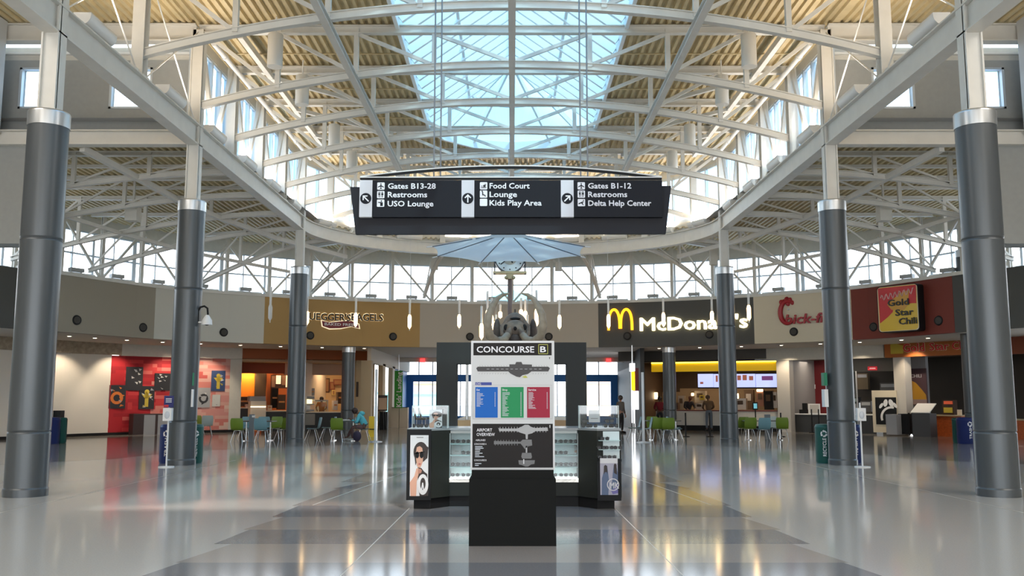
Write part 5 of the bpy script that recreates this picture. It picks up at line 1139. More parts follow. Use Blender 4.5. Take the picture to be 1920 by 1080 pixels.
mb = MB(); mb.prism([(XL0 + .1, 13.56), (XL1, 13.5), (XL2, 13.82), (XR2, 13.82), (XR1, 13.5), (XR0 - .1, 13.56), (XR0 - .1, 15.8), (XL0 + .1, 15.8)], 0, .16, BLACK); mb.build('toe_kick', None, t)
mb = MB(); mb.prism([(XL0, 13.5), (XL1, 13.42), (XL2, 13.72), (XR2, 13.72), (XR1, 13.42), (XR0, 13.5), (XR0, 14.95), (XR2, 14.65), (XL2, 14.65), (XL0, 14.95)], TOPZ, TOPZ + .03, mat('kiosk_top_grey', (.28, .30, .31), .25)); mb.build('worktop', None, t)
# showcases
for nm, x0, x1 in (('left', XL2, -.2), ('right', .2, XR2)):
    mb = MB(); mb.bx(x0, x1, 14.1, 14.14, .40, TOPZ, CASEB); mb.build('showcase_back', None, t)
    mb = MB()
    for z in (.575, .75, .92): mb.bx(x0, x1, 13.78, 14.1, z - .006, z + .006, SHELF)
    mb.build('showcase_shelf', None, t)
    mb = MB(); mb.bx(x0, x1, 13.76, 14.1, .36, .42, LED); mb.build('showcase_light', None, t)
    mb = MB(); mb.bx(x0, x1, 13.76, 13.80, TOPZ - .05, TOPZ, mat('case_rail', (.5, .56, .56), .3)); mb.bx(x0 - .005 if nm == 'left' else x1 - .012, x0 + .012 if nm == 'left' else x1 + .005, 13.76, 13.79, .42, TOPZ, MATS['case_rail']); mb.build('showcase_frame', None, t)
    mb = MB(); mb.add([(x0, 13.77, .42), (x1, 13.77, .42), (x1, 13.77, TOPZ - .05), (x0, 13.77, TOPZ - .05)], [(0, 1, 2, 3)], SHOWG); mb.build('showcase_glass', None, t)
# right outer unit: open glass display over a poster panel
mb = MB(); yz = 13.46; d0 = .71
mb.bx(KX(1121, yz), KX(1161, yz), yz - .02, yz + .01, d0 + .02, TOPZ - .01, CASEB); mb.build('showcase_back', None, t)
mb = MB()
for z in (.86, .99): mb.bx(KX(1121, yz), KX(1161, yz), yz - .11, yz, z - .005, z + .005, SHELF)
mb.bx(KX(1119, yz), KX(1163, yz), yz - .13, yz, d0 - .02, d0 + .015, BLACK); mb.build('showcase_shelf', None, t)
# black poster housings
def poster_box(x0, x1, y, z0, z1, name):
    mb = MB(); mb.bx(x0, x1, y, y + .05, z0, z1, BLACK); mb.build(name, None, t)
poster_box(KX(763, 13.38), KX(808.5, 13.38), 13.38, .14, TOPZ + .02, 'poster_housing'); poster_box(KX(1119.5, 13.30), KX(1163.5, 13.30), 13.30, .14, .70, 'poster_housing')
SK = mat('printed_skin', (.62, .34, .24), .5); SK2 = mat('printed_skin_shade', (.42, .20, .14), .5); HR = mat('printed_hair', (.03, .018, .015), .5); PRW = mat('poster_white', (.70, .69, .70), .5); DEN = mat('printed_denim', (.10, .14, .24), .5); LAV = mat('printed_lavender', (.42, .40, .48), .5)
def lady(mb, O, w, h, big=True):
    f = lambda pts, m, off: flatpoly(mb, O, R, U, [(x * w, y * h) for x, y in pts], m, off)
    c = lambda cx, cy, rx, ry, n=22: [(cx + rx * math.cos(2 * PI * i / n), cy + ry * math.sin(2 * PI * i / n)) for i in range(n)]
    f(c(.58, .72, .40, .17), HR, .004); f([(.2, .74), (.3, .5), (.42, .6), (.6, .55), (.95, .62), (1, .8), (.6, .87), (.3, .84)][::1], HR, .005)
    f([(.32, .72), (.36, .80), (.52, .82), (.66, .79), (.72, .66), (.70, .56), (.60, .48), (.48, .45), (.38, .50), (.33, .60)][::-1], SK, .006)
    f([(.42, .47), (.62, .46), (.78, .40), (.95, .36), (1, .1), (1, 0), (.55, 0), (.45, .2)][::-1], HR, .007)
    f([(.0, .22), (.25, .33), (.35, .45), (.48, .46), (.50, .38), (.38, .24), (.36, 0), (.05, 0)][::-1], SK, .008)
    f([(.45, .36), (.62, .38), (.66, .42), (.56, .45), (.44, .44)][::-1], SK2, .009)
    for cx in (.39, .63): f(c(cx, .675, .105, .055), BLACK, .010)
    f([(.2, .70), (.8, .735), (.8, .72), (.2, .685)][::-1], BLACK, .010)
    f(c(.53, .525, .07, .012, 12), mat('printed_lips', (.50, .10, .10), .5), .010)
    f(c(.72, .19, .30, .17), PRW, .011); f(c(.72, .20, .15, .10), HR, .012); f([(.6, .05), (.68, .22), (.74, .22), (.82, .05), (.76, .05), (.71, .16), (.66, .05)][::-1], PRW, .014)
mb = MB(); x0, x1, z0, z1 = KX(769.5, 13.38), KX(803.5, 13.38), kz(930, 13.38), kz(816, 13.38); O = V(x0, 13.38, z0)
flatrect(mb, O, R, U, 0, x1 - x0, 0, z1 - z0, PRW, .002); lady(mb, O, x1 - x0, z1 - z0); flatrect(mb, O, R, U, .09, .19, (z1 - z0) - .035, (z1 - z0) - .028, HR, .004); mb.build('large_portrait_poster', None, t)
mb = MB(); x0, x1, z0, z1 = KX(1124.5, 13.30), KX(1157.5, 13.30), kz(928, 13.30), kz(859, 13.30); O = V(x0, 13.30, z0); w, h = x1 - x0, z1 - z0
flatrect(mb, O, R, U, 0, w, 0, h, LAV, .002); flatrect(mb, O, R, U, 0, w, h * .86, h, PRW, .003)
f = lambda pts, m, off=.004: flatpoly(mb, O, R, U, [(x * w, y * h) for x, y in pts][::-1], m, off)
f([(.08, 0), (.1, .45), (.2, .62), (.25, .8), (.4, .8), (.45, .6), (.5, .4), (.45, 0)], DEN); f([(.2, .55), (.22, .78), (.3, .82), (.4, .78), (.42, .55), (.38, .62), (.27, .62)], HR, .005)
f([(.62, .1), (.72, .62), (.78, .82), (.9, .84), (1, .6), (1, .1)], DEN, .005); f([(.78, .60), (.78, .82), (.85, .86), (.93, .82), (.95, .55)], HR, .006); f([(.6, .12), (.8, .2), (1, .3), (1, .05), (.7, .02)], mat('printed_violet', (.16, .14, .38), .5), .006)
ringpoly(mb, O, R, U, .72 * w, .28 * h, .075, .088, 0, 2 * PI, PRW, .009, 24); mb.build('emblem_poster', None, t)
text('lettering', 'MK', (x0 + .54 * w, 13.29, z0 + .18 * h), R, U, .085, PRW, width=.13, bold=.02, depth=.002, parent=t)
flat = None
# acrylic cases on the kiosk top
def acase(x0, x1, y, z0, h, label):
    c = thing('acrylic_case', label, 'display case', ((x0 + x1) / 2, y, z0)); w = (x1 - x0) / 2; d = .22
    mb = MB()
    for q in (((-w, 0, 0), (w, 0, 0), (w, 0, h), (-w, 0, h)), ((-w, d, 0), (w, d, 0), (w, d, h), (-w, d, h)), ((-w, 0, 0), (-w, d, 0), (-w, d, h), (-w, 0, h)), ((w, 0, 0), (w, d, 0), (w, d, h), (w, 0, h)), ((-w, 0, h), (w, 0, h), (w, d, h), (-w, d, h))): mb.add(q, [(0, 1, 2, 3)], ACRY)
    mb.build('clear_box', None, c); mb = MB()
    for a, b in (((-w, 0, h), (w, 0, h)), ((-w, 0, 0), (-w, 0, h)), ((w, 0, 0), (w, 0, h)), ((-w, d, h), (w, d, h)), ((-w, 0, h), (-w, d, h)), ((w, 0, h), (w, d, h)), ((w, d, 0), (w, d, h)), ((-w, d, 0), (-w, d, h))): mb.bar(a, b, .008, .008, mat('case_edge', (.62, .72, .72), .2))
    mb.build('edge_strip', None, c); return c
acase(KX(773, 13.6, 1.3), KX(839, 13.6, 1.3), 13.6, TOPZ + .03, .33, 'clear acrylic case holding a portrait card on the left kiosk corner')
acase(KX(1087, 13.6, 1.3), KX(1160, 13.6, 1.3), 13.6, TOPZ + .03, .33, 'clear acrylic case stacked with sunglasses on the right kiosk corner')
zc = TOPZ + .035
def card(x0, x1, y, z0, h, label, kind):
    c = thing('display_card', label, 'card', ((x0 + x1) / 2, y, z0)); w = (x1 - x0) / 2; mb = MB(); mb.bx(-w, w, 0, .012, 0, h, PRW); mb.build('board', None, c)
    mb = MB(); O = V(-w, 0, 0)
    if kind == 'lady': lady(mb, O, 2 * w, h)
    else:
        for q in range(4): flatrect(mb, O, R, U, .03, 2 * w - .03, h * (.3 + .15 * q), h * (.33 + .15 * q), TINY if q else HR, .003)
    mb.build('print', None, c)
card(KX(805, 13.7, 1.3), KX(829, 13.7, 1.3), 13.7, zc, .27, 'white portrait card standing inside the left acrylic case', 'lady')
card(KX(1104, 13.7, 1.3), KX(1125, 13.7, 1.3), 13.7, zc + .08, .18, 'small white text card inside the right acrylic case', 'text')
card(.95, 1.12, 14.02, .78, .13, 'small portrait card among the sunglasses in the right showcase', 'lady')
card(-.90, -.78, 14.0, .755, .15, 'small black logo card in the left showcase', 'text')
mb = MB(); mb.prism([(-.55, 14.7), (.8, 14.7), (.55, 15.0), (-.4, 15.0)], TOPZ + .02, TOPZ + .03, BLACK); mb.build('black_counter_pad', None, t)
mb = MB(); mb.bx(XL2 + .05, XR2 - .05, 16.2, 16.7, 0, 1.10, BLACK); tag(mb.build('rear_counter', None), 'low black rear counter of the kiosk seen past the directory', 'counter')
# sunglasses
LENS = mat('dark_lens', (.012, .012, .016), .12); FRM = mat('sunglasses_frame', (.02, .015, .012), .3)
def sunglasses():
    g = thing('sunglasses', 'x', 'sunglasses', (0, 0, 0), 0, 'sunglasses on display')
    for s in (-1, 1):
        mb = MB(); n = 16; ps = [(s * .035 + .030 * math.cos(2 * PI * i / n), .026 * math.sin(2 * PI * i / n) - .004 * abs(math.cos(2 * PI * i / n))) for i in range(n)]
        vs = [(x, 0, z) for x, z in ps] + [(x, .006, z) for x, z in ps]; mb.add(vs, [tuple(range(n)), tuple(range(n, 2 * n))[::-1]] + [(i, (i + 1) % n, n + (i + 1) % n, n + i) for i in range(n)], LENS); mb.build('lens', None, g)
        mb = MB(); mb.tube([(s * .066, .004, .012), (s * .07, .05, .012), (s * .068, .12, .004), (s * .064, .14, -.02)], .0035, 6, FRM); mb.build('temple_arm', None, g)
    mb = MB(); mb.tube([(-.068, 0, .014), (-.035, -.003, .024), (-.008, 0, .012), (.008, 0, .012), (.035, -.003, .024), (.068, 0, .014)], .004, 6, FRM); mb.build('frame', None, g)
    return g
sg = sunglasses(); first = True
SP_ = []
rows = ['top', 'second', 'third', 'bottom']
for r_, z in enumerate((.955, .785, .612, .452)):
    for c_, x in enumerate((-.86, -.70, -.55, -.40)):
        if r_ == 1 and c_ == 0: continue
        SP_.append((x, 13.95, z, 'sunglasses in the left showcase, %s shelf, %s from its left end' % (rows[r_], ORD[c_])))
    for c_, x in enumerate((.62, .78, .93)):
        if r_ == 1 and c_ == 2: continue
        SP_.append((x, 13.95, z, 'sunglasses in the right showcase, %s shelf, %s from the directory' % (rows[r_], ORD[c_])))
for i, px in enumerate((1133,)): SP_.append((KX(px, yz), yz - .085, 1.02, 'sunglasses alone on the upper glass shelf of the right corner unit'))
for i, px in enumerate((1127, 1141, 1157)): SP_.append((KX(px, yz), yz - .085, .89, 'sunglasses on the middle glass shelf of the right corner unit, %s' % ORD[i]))
for i, px in enumerate((1128, 1146)): SP_.append((KX(px, yz), yz - .085, .755, 'sunglasses just above the emblem poster, %s' % ORD[i]))
for i, (px, dz, y) in enumerate(((1098, .03, 13.66), (1112, .03, 13.66), (1140, .03, 13.64), (1152, .03, 13.64), (1143, .10, 13.72), (1153, .17, 13.74), (1100, .10, 13.74))): SP_.append((KX(px, y, 1.2), y, zc + dz, 'sunglasses inside the clear case on the right kiosk corner, %s' % ORD[i]))
for i, (px, y) in enumerate(((780, 13.66), (795, 13.68))): SP_.append((KX(px, y, 1.2), y, zc + .03, 'sunglasses inside the clear case on the left kiosk corner, %s' % ORD[i]))
CH = {}
for i, (x, y, z, lab) in enumerate(SP_):
    lab = ('pair of ' + lab) if len(lab.split()) < 16 else lab
    if i == 0: sg.location = (x, y, z); sg['label'] = lab
    else: dup(sg, (x, y, z), 0, lab)
# ================================================================== grey portal
Y = 18.2; t = thing('grey_portal', 'tall flat grey portal frame standing behind the directory', 'portal', (0, Y, 0)); PGm = mat('portal_grey', (.034, .037, .037), .7, spec=.3)
PX = lambda px: xat(px, Y); zt = zat(642, Y)
mb = MB(); mb.bx(PX(818), PX(856), 0, .5, 0, zt, PGm); mb.build('upright', None, t); mb = MB(); mb.bx(PX(1063), PX(1100), 0, .5, 0, zt, PGm); mb.build('upright', None, t)
mb = MB(); mb.bx(PX(856), PX(1063), 0, .5, zat(682, Y), zt, PGm); mb.build('header', None, t)
# ================================================================== mammoth skeleton
Y = 21.5; BONE = mat('old_bone', (.17, .13, .10), .6, noise=.3, nscale=9); IV = mat('ivory', (.36, .30, .22), .45, noise=.18, nscale=7); BON2 = mat('dark_bone', (.075, .055, .045), .65, noise=.2, nscale=12)
MX = xat(966, Y, 3)
pl = thing('exhibit_plinth', 'royal blue exhibit plinth with a wooden rim behind the grey portal', 'plinth', (MX, 21.3, 0))
mb = MB(); mb.bx(-1.35, 1.35, 0, 4.6, 0, .95, BLU); mb.build('plinth_body', None, pl); mb = MB(); mb.bx(-1.42, 1.42, -.07, 4.67, .95, 1.10, mat('plinth_wood', (.42, .27, .14), .5)); mb.build('wood_rim', None, pl)
t = thing('mammoth_skeleton', 'mastodon skeleton with long curved tusks standing on the blue plinth', 'skeleton', (MX, 21.6, 0))
z = lambda py: zat(py, 21.6); kk = 21.9 / F
mb = MB()
mb.ball((0, .35, z(608)), .30, 16, BONE, (.98, 1.0, 1.05)); mb.ball((0, .05, z(618)), .24, 14, BONE, (1.15, .8, 1.0))
for s in (-1, 1):
    mb.tube([(s * .20, .2, z(602)), (s * .30, .15, z(612)), (s * .30, .05, z(626)), (s * .22, -.05, z(632))], [.06, .07, .06, .05], 8, BONE)
    mb.tube([(s * .10, -.06, z(616)), (s * .15, -.14, z(625)), (s * .19, -.2, z(633))], [.06, .085, .09], 8, BONE)
mb.build('skull', None, t)
mb = MB(); mb.ball((0, .08, z(597)), .10, 10, BLACK, (1.3, .5, .35)); mb.ball((0, -.17, z(617)), .04, 8, BLACK, (1, .5, 1.2))  # black balls stand for the shade inside the skull openings
for s in (-1, 1): mb.ball((s * .22, -.04, z(614)), .07, 8, BLACK, (.8, .5, 1.1))
mb.build('skull_hollow_shade', None, t)
mb = MB(); mb.tube([(0, .1, z(633)), (0, -.12, z(641)), (0, -.1, z(650))], [.16, .18, .12], 10, BON2); mb.build('lower_jaw', None, t)
for s in (-1, 1):
    prof = [(15, 630, -.2), (22, 640, -.45), (34, 644, -.75), (46, 636, -1.0), (50.5, 617, -1.1), (48, 597, -1.05), (41, 580, -.95), (33, 567, -.85), (23, 559.5, -.75), (12, 556.5, -.7)]
    mb = MB(); pts = [(s * x * kk * .97, yy, z(py)) for x, py, yy in prof]; mb.tube(pts, [.085, .095, .10, .10, .095, .085, .075, .06, .045, .02], 12, IV); mb.build('tusk', None, t)
mb = MB(); sp = [(0, .5, z(600)), (0, .7, z(592)), (0, 1.0, z(589)), (0, 1.5, z(597)), (0, 2.1, z(606)), (0, 2.8, z(612)), (0, 3.4, z(625)), (0, 3.9, z(660))]
mb.tube(sp, [.10, .10, .09, .09, .08, .08, .06, .03], 10, BON2)
for i in range(18):
    f_ = i / 17 * 6; a = int(f_); a = min(a, 6); fr_ = f_ - a; p = Vector(sp[a]).lerp(Vector(sp[a + 1]), fr_); mb.tube([p, p + V(0, .05, .22 if i < 8 else .12)], [.035, .02], 6, BON2)
mb.build('spine', None, t)
for i in range(9):
    y = .9 + i * .26; zz = z(600) - .02 * i
    for s in (-1, 1):
        mb = MB(); mb.tube([(0, y, zz), (s * .35, y, zz - .12), (s * .55, y + .03, zz - .5), (s * .48, y + .06, zz - .95), (s * .22, y + .05, zz - 1.15)], [.03, .035, .035, .03, .02], 6, BON2); mb.build('rib', None, t)
for s in (-1, 1):
    mb = MB(); mb.ball((s * .45, .9, z(622)), .30, 10, BON2, (.35, .7, 1.3)); mb.build('shoulder_blade', None, t); mb = MB(); mb.ball((s * .35, 3.1, z(630)), .33, 10, BON2, (.9, .5, .8)); mb.build('hip_bone', None, t)
for s in (-1, 1):
    for y0_, y1_ in ((.9, .75), (3.1, 3.2)):
        mb = MB(); mb.tube([(s * .45, y0_, z(640)), (s * .50, y0_ + .1, 2.05), (s * .48, y1_, 1.75), (s * .48, y1_ + .05, 1.25)], [.12, .10, .085, .09], 10, BON2); mb.ball((s * .48, y1_ - .03, 1.19), .13, 10, BON2, (1, 1.2, .65)); mb.build('leg', None, t)
mb = MB(); mb.cyl((xat(873, 20.8) - MX, -.1, 1.1), (xat(873, 20.8) - MX, -.1, 2.4), .035, 10, mt=STEEL); mb.build('support_pole', None, t)
# ================================================================== fabric canopy
Y = 29.5; CX = xat(954, Y, 6); kk = (Y * CP + 4.8 * SP) / F; z = lambda py: zat(py, Y)
t = thing('fabric_canopy', 'wide pale blue eight sided fabric canopy hanging above the clock', 'canopy', (CX, Y, 0))
def fabric(name, col):
    m = mat(name, col, .8); nt = m.node_tree; b = nt.nodes['Principled BSDF']; o = nt.nodes['Material Output']
    tr = nt.nodes.new('ShaderNodeBsdfTranslucent'); tr.inputs[0].default_value = (*col, 1); x = nt.nodes.new('ShaderNodeMixShader'); x.inputs[0].default_value = .62
    nt.links.new(b.outputs[0], x.inputs[1]); nt.links.new(tr.outputs[0], x.inputs[2]); nt.links.new(x.outputs[0], o.inputs[0]); return m
CAN = fabric('canopy_fabric', (.74, .75, .76)); CANT = CAN; RIB = mat('canopy_rib_grey', (.16, .18, .21), .4)
mb = MB(); n = 8; Rr = 150 * kk; zr = z(471); zt = zr + .62; sub = 6; rngs = 6; vs = []
for j in range(rngs + 1):
    f_ = j / rngs
    for i in range(n * sub):
        a = 2 * PI * i / (n * sub) + PI / n; m_ = (i % sub) / sub; sc_ = math.cos(PI / n) / math.cos((m_ - .5) * 2 * PI / n) * (1 - .03 * math.sin(PI * m_))
        r = max(.10, Rr * f_) * sc_; vs.append((r * math.cos(a), r * math.sin(a), zt + (zr - zt) * (f_ ** 1.1) + .03 * math.sin(PI * m_) * f_))
N_ = n * sub
mb.add(vs, [(j * N_ + i, j * N_ + (i + 1) % N_, (j + 1) * N_ + (i + 1) % N_, (j + 1) * N_ + i) for j in range(rngs) for i in range(N_)], CAN, True); mb.build('fabric_panels', None, t)
for i in range(n):
    a = 2 * PI * i / n + PI / n; mb = MB(); mb.bar((.12 * math.cos(a), .12 * math.sin(a), zt - .03), (Rr * math.cos(a), Rr * math.sin(a), zr - .02), .022, .03, RIB)
    mb.cyl((Rr * math.cos(a), Rr * math.sin(a), zr - .02), (1.07 * Rr * math.cos(a), 1.07 * Rr * math.sin(a), zr - .05), .02, 8, mt=PAPER); mb.build('canopy_rib', None, t)
mb = MB(); mb.lathe([(.14, zt - .06), (.16, zt + .06), (.03, zt + .2)], n=16, mt=RIB); mb.cyl((0, 0, zt), (0, 0, 9.86), .025, 10, mt=STEEL); mb.build('hanging_mast', None, t)
# ================================================================== clock tower
Y = 33.4; CX = xat(956, Y, 5.5); kk = (Y * CP + 4 * SP) / F; z = lambda py: zat(py, Y)
t = thing('clock_tower', 'round white clock on a slim brown post behind the mastodon tusks', 'clock', (CX, Y, 0))
mb = MB(); mb.cyl((0, 0, 0), (0, 0, z(512)), .085, 14, mt=mat('clock_post_brown', (.16, .11, .10), .45)); mb.build('post', None, t)
rc = 29 * kk; zc_ = z(484)
mb = MB(); mb.cyl((0, -.14, zc_), (0, .2, zc_), rc, 36, mt=mat('clock_rim_dark', (.06, .06, .07), .35, metal=.5)); mb.build('clock_drum', None, t)
mb = MB(); mb.cyl((0, -.142, zc_), (0, -.16, zc_), rc * .93, 36, mt=mat('clock_face_white', (.66, .70, .72), .4)); mb.build('clock_face', None, t)
mb = MB(); mb.cyl((0, -.161, zc_), (0, -.165, zc_), rc * .48, 30, mt=mat('clock_inner', (.42, .38, .32), .4)); mb.build('inner_dial', None, t)
mb = MB(); mb.bar((0, -.17, zc_), (.1, -.17, zc_ - rc * .35), .01, .05, BLACK); mb.bar((0, -.17, zc_), (-rc * .6, -.17, zc_ - rc * .45), .01, .035, BLACK); mb.build('clock_hands', None, t); mb = MB()
for i in range(12): a = PI * i / 6; mb.cyl((rc * .78 * math.cos(a), -.16, zc_ + rc * .78 * math.sin(a)), (rc * .78 * math.cos(a), -.17, zc_ + rc * .78 * math.sin(a)), .025, 8, mt=BLACK)
mb.build('hour_marks', None, t)
mb = MB(); BRA = mat('brass', (.42, .36, .22), .35, metal=.6); mb.bx(-.62, .62, -.25, .2, z(514), z(510), BRA); mb.bx(-.14, .14, -.2, .15, z(524), z(514), BRA)
for s in (-1, 1): mb.bx(s * .56 - .025, s * .56 + .025, -.2, -.15, z(516), z(486), MATS['clock_rim_dark']); mb.ball((s * .14, -.2, z(522)), .07, 8, BRA)
mb.build('bracket', None, t)
# ================================================================== camera, bins, dispensers, poles
t = thing('dome_camera', 'white dome security camera on a curved black arm fixed to a tall column', 'camera', (0, 0, 0)); Y = 22.3; X_ = lambda px: xat(px, Y, 3.5)
mb = MB(); mb.tube([(X_(371), Y, zat(604, Y)), (X_(371), Y, zat(583, Y)), (X_(375), Y, zat(576, Y)), (X_(382), Y, zat(574, Y)), (X_(388), Y, zat(578, Y)), (X_(389.5), Y, zat(590, Y))], .025, 8, BLACK); mb.build('arm', None, t)
mb = MB(); mb.lathe([(.04, .12), (.12, 0), (.13, -.12)], (X_(388), Y, zat(600, Y)), 16, PAPER); mb.bar((X_(372), Y, zat(604, Y)), (X_(385), Y, zat(604, Y)), .03, .03, PAPER); mb.build('housing', None, t); mb = MB(); mb.ball((X_(388), Y, zat(604.5, Y)), .08, 12, BLACK); mb.build('dome_lens', None, t)
TRB = mat('bin_blue', (.012, .025, .13), .35); TRG = mat('bin_green', (.008, .09, .075), .35)
def recycle(mb, O, R, U, r, m):
    for i in range(3):
        a0 = 2 * PI * i / 3 + .25; ringpoly(mb, O, R, U, 0, 0, r * .55, r * .95, a0, a0 + 1.35, m, .004, 5)
        a = a0 + 1.35; flatpoly(mb, O, R, U, [(r * .35 * math.cos(a), r * .35 * math.sin(a)), (r * 1.15 * math.cos(a), r * 1.15 * math.sin(a)), (r * .85 * math.cos(a + .5), r * .85 * math.sin(a + .5))], m, .004)
def bin_(x, y, r, h, m, word, label, rz=0):
    t = thing('waste_bin', label, 'bin', (x, y, 0), rz)
    mb = MB(); mb.lathe([(r * .92, 0), (r, .04), (r, h - .10), (r * 1.02, h - .09), (r * 1.02, h - .06)], n=24, mt=m); mb.build('bin_body', None, t)
    mb = MB(); mb.lathe([(r * 1.02, h - .06), (r * .9, h), (r * .55, h + .01)], n=24, mt=m); mb.build('lid', None, t)
    text('lettering', word, (.05, -r - .012, .18), (0, 0, 1), (-1, 0, 0), .085, PAPER, width=.44, depth=.004, bold=.02, parent=t)
    if True:
        mb = MB(); recycle(mb, V(0, -r - .012, h - .22), V(1, 0, 0), V(0, 0, 1), .085, PAPER); mb.build('recycling_mark', None, t)
    return t
bin_(-8.0, 23.03, .25, .95, TRG, 'RECYCLE', 'green recycling bin with white lettering right of the tall column by the mural', .55); bin_(-8.56, 23.0, .25, .95, TRB, 'TRASH', 'blue bin peeking out behind the dispenser by the mural side column')
bin_(7.86, 23.03, .25, .95, TRG, 'RECYCLE', 'green recycling bin beside the tall column in front of the chicken shop', -.45); bin_(8.5, 23.0, .25, .95, TRB, 'TRASH', 'dark blue bin hidden behind the column in front of the logo board')
bin_(xat(102, 32.7), 32.7, .27, .92, TRB, 'TRASH', 'blue trash bin against the outer column before the plain white wall'); bin_(xat(119, 33.2), 33.2, .2, .90, TRG, 'RECYCLE', 'green recycling bin tucked beside the blue one by the white wall')
bin_(xat(1806, 32.7), 32.7, .30, .92, TRB, 'TRASH', 'blue trash bin near the orange tiled chili counter'); bin_(xat(1792, 33.25), 33.25, .2, .90, TRG, 'RECYCLE', 'green recycling bin tucked beside the blue one by the chili counter')
mb = MB(); mb.bx(xat(100, 34), xat(114, 34), 34.1, 34.4, .0, 1.15, mat('box_dark', (.03, .03, .03), .6)); tag(mb.build('bin_backboard', None), 'dark box behind the blue trash bin on the white wall side', 'box')
for px, Y, nm, sgn in ((319, 21.6, 'with a navy notice above', 1), (1610, 21.6, 'by the chicken shop column', 0)):
    t = thing('sanitizer_stand', 'white hand sanitizer dispenser on a thin pole ' + nm, 'dispenser', (xat(px, Y), Y, 0))
    mb = MB(); mb.cyl((0, 0, 0), (0, 0, 1.5), .02, 10, mt=PAPER); mb.build('pole', None, t); mb = MB(); mb.cyl((0, 0, 0), (0, 0, .02), .18, 20, mt=PAPER); mb.build('base', None, t)
    mb = MB(); mb.bx(-.10, .10, -.10, .02, zat(789, Y), zat(765, Y), PAPER); mb.build('dispenser_box', None, t); mb = MB(); mb.ball((0, -.10, zat(778, Y)), .06, 10, mat('dispenser_pale', (.6, .63, .68), .3), (1, .3, 1.5)); mb.build('window', None, t)
    if sgn: 
        mb = MB(); mb.bx(-.11, .11, -.03, .0, zat(764, Y), zat(742, Y), mat('notice_navy', (.015, .02, .14), .5)); mb.bx(-.10, 0, -.035, -.02, zat(763, Y), zat(759, Y), RL); mb.build('notice_panel', None, t)
        mb = MB(); [mb.bx(-.07, .07, -.035, -.028, zat(y + 1.2, Y), zat(y, Y), PAPER) for y in (747, 750, 753)]; mb.build('notice_lines', None, t)
for s, px in ((-1, 361), (1, 1547)):
    Y = 22.25; x = xat(px, Y); t = thing('column_plates', 'small green and white notices fixed on the tall column, %s side of the hall' % ('left' if s < 0 else 'right'), 'notice')
    mb = MB(); mb.bx(x - .04, x + .04, Y - .05, Y + .15, zat(723, Y), zat(699, Y), mat('notice_green', (.01, .20, .10), .5)); mb.build('green_plate', None, t)
    mb = MB(); mb.bx(x - .045, x + .045, Y - .06, Y + .15, zat(763, Y), zat(730, Y), PAPER); mb.build('white_plate', None, t)
for px, y1, Y, nm in ((1205, 698, 33.5, 'tall white barrier pole standing before the hamburger restaurant'), (705.5, 692, 34.0, 'tall white barrier pole right of the seated customer')):
    t = thing('white_pole', nm, 'pole', (xat(px, Y), Y, 0)); mb = MB(); mb.cyl((0, 0, 0), (0, 0, zat(y1, Y)), .05, 12, mt=PAPER); mb.build('pole', None, t); mb = MB(); mb.lathe([(.26, 0), (.25, .02), (.05, .05)], n=24, mt=STEEL); mb.build('foot', None, t)
t = thing('wet_floor_sign', 'folded yellow wet floor sign leaning by the beige corner', 'floor sign', (xat(700, 38.5), 38.5, 0)); mb = MB(); [mb.bar((0, s * .18, 0), (0, s * .02, .85), .30, .02, mat('yellow_plastic', (.75, .50, .01), .4)) for s in (-1, 1)]; mb.build('panel', None, t); mb = MB(); mb.bx(-.1, .1, -.2, -.19, .3, .34, BLACK); mb.build('marking', None, t)
# lit blade sign with arch
t = thing('blade_sign', 'upright lit blade sign with a yellow arch at the restaurant side entrance', 'sign'); Y = 41.0; X = lambda px: xat(px, Y, 2.5)
mb = MB(); mb.bx(X(1183), X(1191), Y, Y + .5, zat(696, Y), zat(681, Y), mat('blade_white', (.9, .92, 1), emit=1.2)); mb.build('white_head', None, t); mb = MB(); mb.bx(X(1187), X(1197), Y, Y + .5, zat(768, Y), zat(733, Y), MATS['blade_white']); mb.build('white_panel', None, t)
mb = MB(); mb.bx(X(1189), X(1198), Y + .05, Y + .5, zat(735, Y), zat(690, Y), mat('blade_maroon', (.10, .005, .01), .5)); mb.build('maroon_panel', None, t)
mb = MB(); mb.bx(X(1183.5), X(1190), Y - .06, Y, zat(732, Y), zat(697, Y), mat('blade_yellow', (1, .62, .01), emit=1.6)); mb.build('yellow_arch', None, t); mb = MB(); mb.bx(X(1186), X(1188), Y + .2, Y + .25, zat(681, Y), 4.0, STEEL); mb.build('mounting_rod', None, t); mb = MB(); mb.bx(X(1186), X(1188), Y + .2, Y + .25, 0, zat(768, Y), STEEL); mb.build('mounting_rod', None, t)
# stanchions in front of the hamburger counter
for px, nm in ((1284, 'left of the standing customer'), (1329, 'beside the standing customer in jeans'), (1462, 'next to the white tile pillar'), (1205 + 200, 'under the card terminal')):
    if px == 1405: continue
    Y = 38.6; t = thing('queue_post', 'black queue post ' + nm, 'post', (xat(px, Y), Y, 0)); mb = MB(); mb.cyl((0, 0, 0), (0, 0, 1.0), .03, 10, mt=BLACK); mb.build('pole', None, t); mb = MB(); mb.lathe([(.17, 0), (.16, .02), (.04, .04)], n=18, mt=BLACK); mb.build('foot', None, t)
mb = MB(); mb.bx(xat(469, 34.0), xat(477.5, 34.0), 34.0, 34.15, 0, zat(777, 34.0), mat('grey_post', (.16, .18, .20), .5)); mb.bx(xat(475, 34), xat(479, 34), 33.95, 34.1, .9, zat(779, 34), PAPER); tag(mb.build('condiment_stand', None), 'narrow grey post stand between the green and blue chairs', 'stand')
mb = MB(); Y = 36.0; mb.bx(xat(1433, Y), xat(1442.5, Y), Y, Y + .15, 0, zat(777, Y), MATS['grey_post']); tag(mb.build('condiment_stand', None), 'narrow grey post stand behind the blue chair under the menu screens', 'stand')
